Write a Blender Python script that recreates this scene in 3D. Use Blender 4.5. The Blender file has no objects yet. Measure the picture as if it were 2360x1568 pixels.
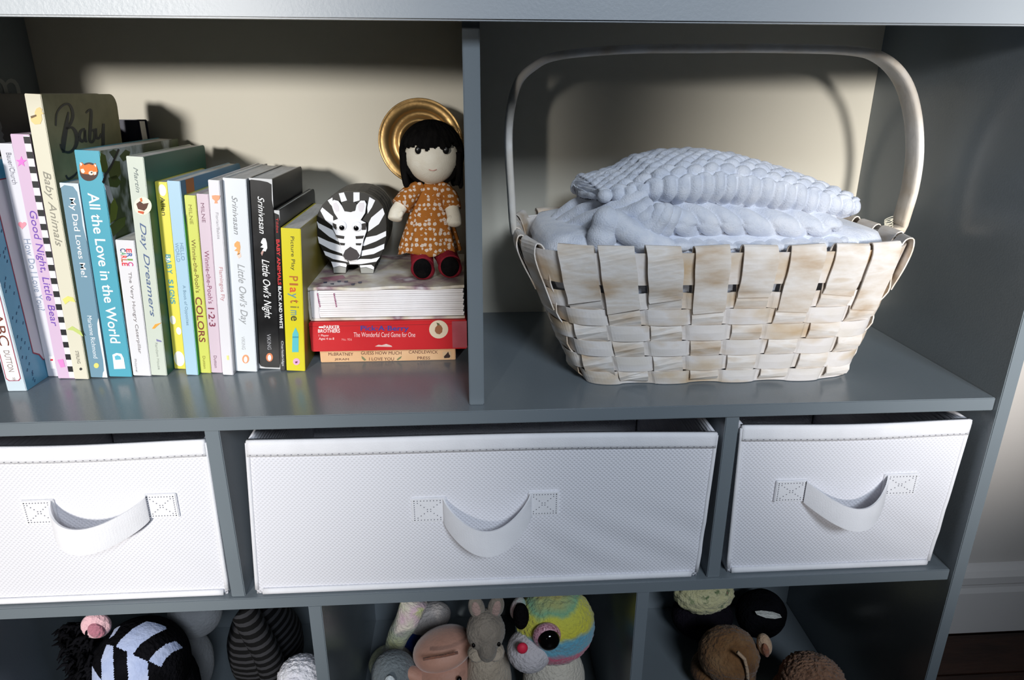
import bpy, bmesh, math, random
import numpy as np
from mathutils import Matrix, Vector, Euler
random.seed(7)
scene = bpy.context.scene
COL = scene.collection

# ------------------------------------------------------------------ camera
W_PX, H_PX, F_PX = 2360, 1568, 1578.6
CAM = np.array([0.0014, -0.5166, 0.2491])
ROT = np.array([[0.9979275952741338, -0.06427967779847091, 0.002938981542906094],
                [0.01905608304509664, 0.33884950522757956, 0.9406475846490028],
                [0.0614603961048345, 0.9386421766728519, -0.33937219078982817]])
cd = bpy.data.cameras.new('camera')
cd.sensor_width = 36.0
cd.lens = F_PX / W_PX * 36.0
cd.clip_start = 0.02
cam = bpy.data.objects.new('camera', cd)
COL.objects.link(cam)
mw = Matrix.Identity(4)
for i in range(3):
    mw[i][0] = ROT[0][i]; mw[i][1] = ROT[1][i]; mw[i][2] = -ROT[2][i]; mw[i][3] = CAM[i]
cam.matrix_world = mw
scene.camera = cam

# ------------------------------------------------------------------ world, lights, exposure
world = bpy.data.worlds.new('room_light'); scene.world = world
world.use_nodes = True
bg = world.node_tree.nodes['Background']
bg.inputs[0].default_value = (0.50, 0.60, 0.80, 1)
bg.inputs[1].default_value = 0.004

def lamp(name, kind, loc, target, energy, color, **kw):
    l = bpy.data.lights.new(name, kind)
    l.energy = energy; l.color = color
    for k, v in kw.items(): setattr(l, k, v)
    o = bpy.data.objects.new(name, l); COL.objects.link(o)
    o.location = loc
    o.rotation_euler = (Vector(target) - Vector(loc)).to_track_quat('-Z', 'Y').to_euler()
    return o
R = math.radians
# daylight from the window behind the camera reaches the shelves on both sides of the person standing there
lamp('window_light_one', 'SPOT', (-1.05, -3.0, 0.62), (-0.845, 0.05, 0.08), 425, (1.0, 0.965, 0.92),
     shadow_soft_size=0.17, spot_size=R(29.4), spot_blend=0.2)
lamp('window_light_two', 'SPOT', (0.12, -3.0, 0.62), (0.60, 0.1, 0.12), 660, (1.0, 0.965, 0.93),
     shadow_soft_size=0.17, spot_size=R(12.5), spot_blend=0.7)
lamp('room_fill', 'AREA', (0.50, -2.0, 1.33), (0.14, 0, 0.10), 2.3, (0.80, 0.89, 1.0), shape='RECTANGLE', size=0.7, size_y=0.5, spread=R(42))  # added cool fill lamp for the shaded middle; narrow spread keeps lower cubbies dim
vs = scene.view_settings
vs.view_transform = 'Standard'; vs.look = 'None'; vs.gamma = 1.0; vs.use_curve_mapping = False
vs.exposure = 0.0

# ------------------------------------------------------------------ pixel to point
def ray(u, v): return ROT.T @ np.array([(u - W_PX/2)/F_PX, -(v - H_PX/2)/F_PX, 1.0])
def at_y(u, v, Y): q = ray(u, v); return CAM + (Y - CAM[1])/q[1]*q
def at_z(u, v, Z): q = ray(u, v); return CAM + (Z - CAM[2])/q[2]*q
def at_x(u, v, X): q = ray(u, v); return CAM + (X - CAM[0])/q[0]*q
def at_plane(u, v, P, n):
    q = ray(u, v); n = np.array(n); return CAM + (np.dot(n, np.array(P) - CAM)/np.dot(n, q))*q

# ------------------------------------------------------------------ materials
def lin(c):
    c = c/255.0
    return c/12.92 if c <= 0.04045 else ((c + 0.055)/1.055)**2.4
def srgb(c): return (lin(c[0]), lin(c[1]), lin(c[2]), 1.0)
MATS = {}
def base_mat(key, col, rough=0.6, spec=0.4, metal=0.0, sheen=0.0):
    if key in MATS: return MATS[key], None, None, None
    m = bpy.data.materials.new(key); MATS[key] = m; m.use_nodes = True
    nt = m.node_tree; b = nt.nodes['Principled BSDF']
    b.inputs['Base Color'].default_value = srgb(col)
    b.inputs['Roughness'].default_value = rough
    b.inputs['Specular IOR Level'].default_value = spec
    b.inputs['Metallic'].default_value = metal
    b.inputs['Sheen Weight'].default_value = sheen
    return m, nt, b, nt.nodes.new
def flat(col, rough=0.5, spec=0.4, metal=0.0):
    return base_mat('print_%d_%d_%d_%d_%d' % (*col, int(rough*100), int(metal*10)), col, rough, spec, metal)[0]
def N(nt, typ, **kw):
    n = nt.nodes.new(typ)
    for k, v in kw.items():
        if k in n.inputs.keys(): n.inputs[k].default_value = v
        else: setattr(n, k, v)
    return n
def ramp(el, ent):
    el[0].position, el[0].color = ent[0][0], srgb(ent[0][1])
    el.remove(el[1])
    for p, c in ent[1:]: e = el.new(p); e.color = srgb(c)
def mottled(key, cols, scale=20, rough=0.7, bump=0.0, bscale=None, detail=4, stretch=(1, 1, 1), spec=0.3, sheen=0.0, stops=None, bdist=0.002):
    """noise colour variation between the colours of a list, plus noise relief"""
    m, nt, b, _ = base_mat(key, cols[0], rough, spec, 0, sheen)
    if nt is None: return m
    tc = N(nt, 'ShaderNodeTexCoord'); mp = N(nt, 'ShaderNodeMapping'); mp.inputs['Scale'].default_value = stretch
    nt.links.new(tc.outputs['Object'], mp.inputs[0])
    no = N(nt, 'ShaderNodeTexNoise', Scale=scale, Detail=detail)
    nt.links.new(mp.outputs[0], no.inputs['Vector'])
    cr = N(nt, 'ShaderNodeValToRGB')
    el = cr.color_ramp.elements
    n = len(cols)
    stops = stops or [0.32 + 0.36*i/(n - 1) for i in range(n)]
    ramp(el, list(zip(stops, cols)))
    nt.links.new(no.outputs['Fac'], cr.inputs[0]); nt.links.new(cr.outputs[0], b.inputs['Base Color'])
    if bump:
        n2 = N(nt, 'ShaderNodeTexNoise', Scale=bscale or scale*4, Detail=4)
        nt.links.new(mp.outputs[0], n2.inputs['Vector'])
        bp = N(nt, 'ShaderNodeBump', Strength=bump, Distance=bdist)
        nt.links.new(n2.outputs['Fac'], bp.inputs['Height']); nt.links.new(bp.outputs[0], b.inputs['Normal'])
    return m
def striped(key, c1, c2, scale, direction='X', rough=0.85, distort=0.0, rot=(0, 0, 0), duty=0.5, phase=0.0):
    m, nt, b, _ = base_mat(key, c1, rough, 0.15)
    if nt is None: return m
    tc = N(nt, 'ShaderNodeTexCoord'); mp = N(nt, 'ShaderNodeMapping'); mp.inputs['Rotation'].default_value = rot
    wv = N(nt, 'ShaderNodeTexWave', bands_direction=direction, Scale=scale, Distortion=distort)
    wv.inputs['Phase Offset'].default_value = phase
    cr = N(nt, 'ShaderNodeValToRGB'); cr.color_ramp.interpolation = 'CONSTANT'
    cr.color_ramp.elements[0].color = srgb(c1); cr.color_ramp.elements[1].color = srgb(c2); cr.color_ramp.elements[1].position = duty
    nt.links.new(tc.outputs['Object'], mp.inputs[0]); nt.links.new(mp.outputs[0], wv.inputs['Vector'])
    nt.links.new(wv.outputs['Fac'], cr.inputs[0]); nt.links.new(cr.outputs[0], b.inputs['Base Color'])
    return m
PAINT = mottled('grey_satin_paint', [(113, 122, 128), (119, 128, 134)], 6, 0.22, 0.05, 500, spec=0.42)
PALE_PAINT = mottled('pale_grey_paint', [(174, 180, 186), (181, 187, 192)], 5, 0.35, 0.06, 500, spec=0.5)
BACKING = mottled('cream_backing', [(208, 203, 188), (214, 209, 194)], 4, 0.6, 0.05, 300)
PAGES = mottled('page_edges', [(214, 210, 204), (232, 229, 224)], 60, 0.8, 0.15, 300, stretch=(6, 1, 1))
def fabric_mat():
    m, nt, b, _ = base_mat('white_nonwoven_fabric', (230, 230, 236), 0.9, 0.1)
    if nt is None: return m
    tc = N(nt, 'ShaderNodeTexCoord'); hs = []
    for ang in (45, -45):
        mp = N(nt, 'ShaderNodeMapping'); mp.inputs['Rotation'].default_value = (0, R(ang), 0)
        wv = N(nt, 'ShaderNodeTexWave', bands_direction='X', Scale=115.0)
        nt.links.new(tc.outputs['Object'], mp.inputs[0]); nt.links.new(mp.outputs[0], wv.inputs['Vector']); hs.append(wv)
    mx = N(nt, 'ShaderNodeMath', operation='MULTIPLY')
    nt.links.new(hs[0].outputs['Fac'], mx.inputs[0]); nt.links.new(hs[1].outputs['Fac'], mx.inputs[1])
    bp = N(nt, 'ShaderNodeBump', Strength=0.55, Distance=0.0008); bp.invert = True
    nt.links.new(mx.outputs[0], bp.inputs['Height']); nt.links.new(bp.outputs[0], b.inputs['Normal'])
    return m
FABRIC = fabric_mat()
FABRIC_TRIM = mottled('white_fabric_binding', [(232, 232, 236), (238, 238, 242)], 60, 0.9, 0.2, 900, spec=0.1)

# ------------------------------------------------------------------ mesh builder
def world_matrix(o):
    m = o.matrix_basis.copy()
    while o.parent: o = o.parent; m = o.matrix_basis @ m
    return m
class MB:
    def __init__(self): self.v = []; self.f = []
    def add(self, vs, fs):
        o = len(self.v); self.v += [tuple(map(float, p)) for p in vs]; self.f += [tuple(i + o for i in f) for f in fs]; return self
    def box(self, a, b, m=None):
        x0, y0, z0 = a; x1, y1, z1 = b
        vs = [(x0,y0,z0),(x1,y0,z0),(x1,y1,z0),(x0,y1,z0),(x0,y0,z1),(x1,y0,z1),(x1,y1,z1),(x0,y1,z1)]
        if m is not None: vs = [tuple(m @ Vector(p)) for p in vs]
        return self.add(vs, [(0,3,2,1),(4,5,6,7),(0,1,5,4),(1,2,6,5),(2,3,7,6),(3,0,4,7)])
    def grid(self, P, wu=False, wv=False, flip=False):
        nu, nv = len(P), len(P[0]); fs = []
        for i in range(nu - (0 if wu else 1)):
            for j in range(nv - (0 if wv else 1)):
                a, b = i, (i+1) % nu; c, d = j, (j+1) % nv
                q = (a*nv+c, b*nv+c, b*nv+d, a*nv+d)
                fs.append(q[::-1] if flip else q)
        return self.add([p for r in P for p in r], fs)
    def slab(self, F, nu, nv, back):
        """closed sheet: F(s,t) front point, back = offset vector"""
        bk = np.array(back)
        A = [[np.array(F(i/nu, j/nv)) for j in range(nv+1)] for i in range(nu+1)]
        o = len(self.v)
        self.grid(A); n = (nu+1)*(nv+1)
        self.grid([[p + bk for p in r] for r in A], flip=True)
        ring = [(i, 0) for i in range(nu)] + [(nu, j) for j in range(nv)] + [(i, nv) for i in range(nu, 0, -1)] + [(0, j) for j in range(nv, 0, -1)]
        ids = [o + i*(nv+1) + j for i, j in ring]
        for k in range(len(ids)):
            a, b = ids[k], ids[(k+1) % len(ids)]
            self.f.append((b, a, a + n, b + n))
        return self
    def ell(self, c, r, rot=(0,0,0), nu=28, nv=18, fn=None):
        m = Euler(rot).to_matrix(); P = []
        vs = []; 
        for j in range(1, nv):
            th = math.pi*j/nv; row = []
            for i in range(nu):
                ph = 2*math.pi*i/nu
                d = Vector((math.sin(th)*math.cos(ph), math.sin(th)*math.sin(ph), math.cos(th)))
                k = fn(d) if fn else 1.0
                row.append(Vector(c) + m @ Vector((d.x*r[0]*k, d.y*r[1]*k, d.z*r[2]*k)))
            P.append(row)
        o = len(self.v)
        self.grid(P, wv=True)
        t = Vector((0,0,1)); kt = fn(t) if fn else 1; kb = fn(-t) if fn else 1
        self.v.append(tuple(Vector(c) + m @ Vector((0,0,r[2]*kt)))); self.v.append(tuple(Vector(c) - m @ Vector((0,0,r[2]*kb))))
        a, b = len(self.v)-2, len(self.v)-1
        for i in range(nu):
            j = (i+1) % nu
            self.f.append((a, o+i, o+j)); self.f.append((b, o+(nv-2)*nu+j, o+(nv-2)*nu+i))
        return self
    def tube(self, pts, rad, n=12, caps=True, flat=None, up=None):
        """round (or flattened) tube along points; rad number or list; flat=(a,b) scales across side/up"""
        pts = [Vector(p) for p in pts]; P = []
        rads = rad if isinstance(rad, (list, tuple)) else [rad]*len(pts)
        ref = Vector(up) if up else None; side = None
        for i, p in enumerate(pts):
            t = (pts[min(i+1, len(pts)-1)] - pts[max(i-1, 0)]).normalized()
            if ref is not None: s = t.cross(ref)
            elif side is None: s = t.cross(Vector((0.31, 0.2, 0.93)))
            else: s = side - t*side.dot(t)
            s.normalize(); side = s; u = s.cross(t)
            fa, fb = flat or (1, 1)
            P.append([p + (s*math.cos(2*math.pi*k/n)*fa + u*math.sin(2*math.pi*k/n)*fb)*rads[i] for k in range(n)])
        o = len(self.v)
        self.grid(P, wv=True, flip=True)
        if caps:
            self.f.append(tuple(o + k for k in range(n))); L = o + (len(pts)-1)*n
            self.f.append(tuple(L + k for k in reversed(range(n))))
        return self
    def ribbon(self, pts, wdir, width, thick, ortho=True):
        """flat strap: pts centre line, wdir list/one width direction, rectangular section"""
        pts = [Vector(p) for p in pts]; P = []
        for i, p in enumerate(pts):
            t = (pts[min(i+1, len(pts)-1)] - pts[max(i-1, 0)]).normalized()
            w = Vector(wdir[i] if isinstance(wdir, list) else wdir); n = t.cross(w).normalized()
            w = (w - t*w.dot(t)).normalized() if ortho else w.normalized()
            a = width[i] if isinstance(width, list) else width
            P.append([p - w*a/2 - n*thick/2, p + w*a/2 - n*thick/2, p + w*a/2 + n*thick/2, p - w*a/2 + n*thick/2])
        o = len(self.v)
        self.grid(P, wv=True)
        self.f.append((o, o+1, o+2, o+3)[::-1]); L = o + (len(pts)-1)*4; self.f.append((L, L+1, L+2, L+3))
        return self
    def prism(self, poly, off):
        """poly: list of 3d points (planar), off: extrude vector"""
        n = len(poly); of = np.array(off)
        A = [np.array(p, float) for p in poly]
        return self.add(A + [p + of for p in A], [tuple(range(n)), tuple(range(2*n-1, n-1, -1))] + [(i, i+n, (i+1) % n + n, (i+1) % n) for i in range(n)])
    def lathe(self, prof, c, axis='Z', n=40, m=None):
        P = []
        for r, z in prof:
            row = []
            for k in range(n):
                a = 2*math.pi*k/n; p = Vector((r*math.cos(a), r*math.sin(a), z))
                if m is not None: p = m @ p
                row.append(Vector(c) + p)
            P.append(row)
        return self.grid(P, wv=True)
    def build(self, name, m, parent=None, smooth=False, bevel=0.0, label=None, local=False, fix=True):
        me = bpy.data.meshes.new(name)
        vs = self.v
        if parent is not None and not local:
            inv = world_matrix(parent).inverted(); vs = [tuple(inv @ Vector(p)) for p in vs]
        me.from_pydata(vs, [], self.f); me.materials.append(m)
        if fix or bevel:
            bm = bmesh.new(); bm.from_mesh(me)
            if fix: bmesh.ops.recalc_face_normals(bm, faces=bm.faces)
            if bevel: bmesh.ops.bevel(bm, geom=bm.edges[:], offset=bevel, segments=2, affect='EDGES', clamp_overlap=True)
            bm.to_mesh(me); bm.free()
        if smooth: me.polygons.foreach_set('use_smooth', [True]*len(me.polygons))
        o = bpy.data.objects.new(name, me); COL.objects.link(o)
        if parent is not None: o.parent = parent
        if label: o['label'] = label
        return o
def thing(name, label, cat, loc, group=None, rot=(0,0,0)):
    o = bpy.data.objects.new(name, None); COL.objects.link(o); o.empty_display_size = 0.02
    o.location = loc; o.rotation_euler = rot; tag(o, label, cat, group); return o
def tag(o, label, cat, group=None):
    o['label'] = label; o['category'] = cat
    if group: o['group'] = group
    return o
def struct(o): o['kind'] = 'structure'; return o
def interp(pts, t):
    xs = [p[0] for p in pts]
    return float(np.interp(t, xs, [p[1] for p in pts]))
def spline(pts, n=8):
    pts = [np.array(p, float) for p in pts]; out = []
    for i in range(len(pts)-1):
        p0, p1, p2, p3 = pts[max(i-1,0)], pts[i], pts[i+1], pts[min(i+2, len(pts)-1)]
        for k in range(n):
            t = k/n
            out.append(0.5*((2*p1) + (-p0+p2)*t + (2*p0-5*p1+4*p2-p3)*t*t + (-p0+3*p1-3*p2+p3)*t**3))
    out.append(pts[-1]); return out
def wobble(x, y, z, s):
    return (math.sin(x*s*1.7 + 1.3*math.sin(y*s*1.1)) + math.sin(y*s*1.9 + 2.1 + 1.2*math.sin(z*s*1.3)) + math.sin(z*s*1.6 + 0.7 + 1.1*math.sin(x*s*0.9)))/3

# lettering: text outline fitted into a frame (origin, x direction, y direction, length, height)
def lettering(s, parent, origin, xd, yd, L, Hh, color, name='lettering', shear=0.0, bold=0.0, space=1.0, lift=0.00025, keep_h=True):
    cu = bpy.data.curves.new('lettering', 'FONT'); cu.body = s; cu.shear = shear; cu.offset = bold
    cu.space_character = space; cu.resolution_u = 3; cu.size = 1
    to = bpy.data.objects.new('lettering', cu)
    me = bpy.data.meshes.new_from_object(to)
    bpy.data.objects.remove(to); bpy.data.curves.remove(cu)
    if not me.vertices: return None
    co = np.array([v.co[:] for v in me.vertices])
    x0, x1 = co[:,0].min(), co[:,0].max(); y0, y1 = co[:,1].min(), co[:,1].max()
    xd = Vector(xd).normalized(); yd = Vector(yd).normalized(); nd = xd.cross(yd)
    inv = world_matrix(parent).inverted()
    for v in me.vertices:
        p = Vector(origin) + xd*((v.co.x - x0)/(x1 - x0)*L) + yd*((v.co.y - y0)/(y1 - y0)*Hh) + nd*lift
        v.co = inv @ p
    me.materials.clear(); me.materials.append(flat(color, 0.5))
    me.name = name
    o = bpy.data.objects.new(name, me); COL.objects.link(o); o.parent = parent
    return o
# ------------------------------------------------------------------ setting
XL, XP, D, T = -0.4400, 0.4587, 0.2722, 0.0121
Z_LOW, Z_TOP, Z_FLOOR, Z_BOT = -0.1812, 0.2945, -0.536, -0.455
WALL = mottled('white_wall_paint', [(214, 208, 202), (222, 217, 212)], 6, 0.7, 0.1, 200)
WOOD_FLOOR = mottled('dark_wood_floor', [(38, 22, 16), (56, 34, 24), (46, 27, 19)], 8, 0.35, 0.2, 60, stretch=(1, 8, 1))
struct(MB().box((-1.6, D+0.022, Z_FLOOR-0.02), (1.9, D+0.06, 1.4)).build('wall_back', WALL))
fl = struct(MB().box((-1.6, -2.2, Z_FLOOR-0.05), (1.9, D+0.022, Z_FLOOR-0.012)).build('floor', WOOD_FLOOR))
for k in range(22):
    y0 = -1.35 + k*0.074
    MB().box((-1.6, y0, Z_FLOOR-0.014), (1.9, y0+0.0725, Z_FLOOR)).build('floor_board', WOOD_FLOOR, fl, bevel=0.0008)
bb = [(0, 0), (0.014, 0), (0.014, 0.075), (0.011, 0.083), (0.011, 0.088), (0.0145, 0.092), (0.0145, 0.104), (0.010, 0.112), (0.004, 0.118), (0, 0.120)]
struct(MB().prism([(-1.6, D+0.022-a, Z_FLOOR+b) for a, b in bb], (3.5, 0, 0)).build('baseboard_back', mottled('white_trim_paint', [(226, 222, 220), (232, 229, 226)], 5, 0.4)))

# ------------------------------------------------------------------ bookcase
bc = thing('bookcase', 'grey painted low bookcase with open cubbies and a pale top board', 'bookcase', (0.009, D/2, Z_FLOOR))
def board(name, a, b, m=PAINT, bev=0.0007, label=None): return MB().box(a, b).build(name, m, bc, bevel=bev, label=label)
Z_CEIL = 0.345
board('front_rail', (XL-T-0.002, -0.013, Z_TOP), (XP+T+0.002, -0.0055, Z_CEIL), PALE_PAINT, 0.0012, 'pale grey front rail')
board('top_board', (XL-T-0.012, -0.016, Z_CEIL), (XP+T+0.012, D+0.004, Z_CEIL+0.020), PALE_PAINT, 0.0015, 'pale grey top board')
board('shelf', (XL, 0, -T), (XP, D, 0))
board('shelf', (XL, 0, Z_LOW-T), (XP, D, Z_LOW))
board('shelf', (XL, 0, Z_BOT-T), (XP, D, Z_BOT))
side_l = board('side_panel', (XL-T, -0.005, Z_FLOOR), (XL, D, Z_CEIL))
board('side_panel', (XP, -0.005, Z_FLOOR), (XP+T, D, Z_CEIL))
board('divider', (0.0, 0.012, 0.0), (0.0125, D, Z_CEIL))
board('divider', (-0.2182, 0.003, Z_LOW), (-0.2060, D, -T))
board('divider', (0.2205, 0.003, Z_LOW), (0.2327, D, -T))
board('divider', (-0.1510, 0.001, Z_BOT), (-0.1390, D, Z_LOW-T))
board('divider', (0.1540, 0.001, Z_BOT), (0.1660, D, Z_LOW-T))
board('kick_board', (XL, 0.02, Z_FLOOR), (XP, 0.032, Z_BOT-T))
board('back_panel', (XL-T, D, -T), (XP+T, D+0.004, Z_CEIL), BACKING, 0, 'cream back panel')
board('back_panel', (XL-T, D, Z_FLOOR), (XP+T, D+0.004, -T))  # grey rather than cream: the shade of the lower cubbies put into the colour
lettering('m', side_l, (XL, 0.192, 0.2385), (0, 1, 0), (0, 0, 1), 0.046, 0.0225, (150, 156, 158), lift=0.0004)

# ------------------------------------------------------------------ fabric bins
def bin_(label, X0t, X1t, X0b, X1b, zt, zb, yf, patches, droop, skew, wr, depth=0.245, tilt=0.0):
    b = thing('storage_bin', label, 'storage bin', ((X0b+X1b)/2, yf+depth/2, zb), 'white fabric bins in the bookcase')
    def zt_(s): return zt + tilt*(s-0.5) + 0.0012*math.sin(s*5+X0t*9)
    def F(s, t):
        x = (X0b + (X0t-X0b)*t)*(1-s) + (X1b + (X1t-X1b)*t)*s
        z = zb + (zt_(s)-zb)*t
        bul = 0.0022*math.sin(math.pi*s)*math.sin(math.pi*t)
        w = wr*0.0011*math.sin((x*0.75 + z*1.0)*150 + 2*math.sin(x*20))*max(0, min(1, (s-0.3)*2))*max(0, 1-t)*math.sin(math.pi*min(1, t*1.6))
        return (x, yf - bul + w - 0.001*wr*math.sin(s*7)*math.sin(t*3.1), z)
    MB().slab(F, 72, 28, (0, 0.003, 0)).build('front_panel', FABRIC, b, smooth=True)
    for sx in (0, 1):
        xt, xb = (X0t, X0b) if sx == 0 else (X1t, X1b)
        o = 0.0028 if sx == 0 else -0.0028
        def G(s, t, xt=xt, xb=xb, sx=sx):
            bow = 0.004*math.sin(math.pi*t)*math.sin(math.pi*min(1, s*1.5))*(1 if sx == 0 else -1)
            return (xb + (xt-xb)*t + bow, yf + 0.0032 + (depth-0.004)*s, zb + (zt_(sx)-zb)*t)
        MB().slab(G, 16, 12, (o, 0, 0)).build('side_panel', FABRIC, b, smooth=True)
    MB().box((X0b+0.003, yf+depth-0.003, zb), (X1b-0.003, yf+depth, zt)).build('back_panel', FABRIC, b)
    MB().box((X0b+0.003, yf+0.0035, zb), (X1b-0.003, yf+depth-0.003, zb+0.003)).build('base_panel', FABRIC, b)
    # folded band with stitching along the top edge, corner pipings and a bottom piping
    def T_(s, t):
        p = F(s, 1.0 - 0.088*(1-t)); return (p[0], p[1]-0.0016 - 0.0006*math.sin(math.pi*t), p[2] + 0.0012*t)
    MB().slab(T_, 72, 4, (0, 0.0046, 0)).build('top_band', FABRIC_TRIM, b, smooth=True)
    for sx in (0, 1):
        pts = [np.array(F(sx, t)) + np.array((0.0004 if sx == 0 else -0.0004, 0.0006, 0)) for t in np.linspace(0.03, 0.99, 14)]
        MB().tube(pts, 0.0021, 8).build('corner_piping', FABRIC_TRIM, b, smooth=True)
    pts = [np.array(F(s, 0.0)) + np.array((0, -0.0012, 0.0032)) for s in np.linspace(0.015, 0.985, 40)]
    MB().tube(pts, 0.0031, 8, flat=(0.75, 1.0), up=(0, 0, 1)).build('bottom_piping', FABRIC_TRIM, b, smooth=True)
    st = MB()
    n = int((X1t-X0t)/0.0056)
    for k in range(n):
        p = T_((k+0.5)/n, 0.12); st.box((p[0]-0.0006, p[1]-0.0003, p[2]-0.0003), (p[0]+0.0006, p[1]+0.0004, p[2]+0.0003))
    o = st.build('stitching', flat((120, 120, 128)), b); o['kind'] = 'stuff'
    # strap handle on two cross-stitched patches
    def onface(x, z):
        t = (z-zb)/(zt-zb); s = (x-X0b)/(X1b-X0b); return F(s, t)[1]
    ha = thing_part('handle', b)
    mid = []
    for (xa, xb2, za, zb2) in patches:
        y = min(onface(xa, za), onface(xb2, zb2), onface((xa+xb2)/2, (za+zb2)/2))
        MB().box((xa, y-0.0020, zb2), (xb2, y+0.0015, za)).build('patch', FABRIC_TRIM, ha, bevel=0.0006)
        s2 = MB(); c = 9; ins = 0.0024
        def dash(x, z): s2.box((x-0.0004, y-0.0023, z-0.0004), (x+0.0004, y-0.0018, z+0.0004))
        for k in range(c+1):
            f = k/c; x = xa+ins+(xb2-xa-2*ins)*f; z = zb2+ins+(za-zb2-2*ins)*f
            dash(x, za-ins); dash(x, zb2+ins); dash(xa+ins, z); dash(xb2-ins, z); dash(x, z); dash(x, za-(z-zb2))
        o = s2.build('stitching', flat((120, 120, 128)), ha); o['kind'] = 'stuff'
        mid.append(y)
    (a0, a1, a2, a3), (b0, b1, b2, b3) = patches
    pts = []; wd = []
    for k in range(49):
        f = 0.5-0.5*math.cos(math.pi*k/48); g = math.sin(math.pi*f**skew)
        x = a1-0.002 + (b0-a1+0.004)*f
        z = (a2+a3)/2*(1-f) + (b2+b3)/2*f - droop*g**0.72
        pts.append((x, min(mid) - 0.0030 - 0.020*g**0.8, z)); wd.append((0, 0.15*g, 1))
    MB().ribbon(pts, wd, (a2-a3)*0.98, 0.0016, ortho=False).build('strap', FABRIC_TRIM, ha, smooth=False)
    return b
def thing_part(name, parent):
    """a part that only groups its own pieces"""
    o = bpy.data.objects.new(name, None); COL.objects.link(o); o.empty_display_size = 0.01; o.parent = parent; return o
bin_('wide white fabric storage bin between the two narrow bins', -0.1865, 0.2155, -0.1965, 0.2115, -0.0275, Z_LOW+0.0004, 0.006,
     [(-0.0523, -0.0219, -0.0836, -0.1079), (0.0501, 0.0777, -0.0820, -0.1062)], 0.023, 1.0, 1.0, tilt=-0.006)
bin_('narrow white fabric storage bin in the drawer cubby under the basket', 0.2385, 0.4485, 0.2425, 0.4415, -0.0270, Z_LOW+0.0004, 0.009,
     [(0.2755, 0.3050, -0.0800, -0.1020), (0.3770, 0.4095, -0.0775, -0.0995)], 0.020, 1.25, 0.6)
bin_('narrow white fabric storage bin under the row of picture books', -0.4370, -0.2205, -0.4330, -0.2225, -0.0255, Z_LOW+0.0004, 0.007,
     [(-0.3775, -0.3510, -0.0740, -0.0975), (-0.2775, -0.2510, -0.0725, -0.0960)], 0.017, 0.72, 0.3)

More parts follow.
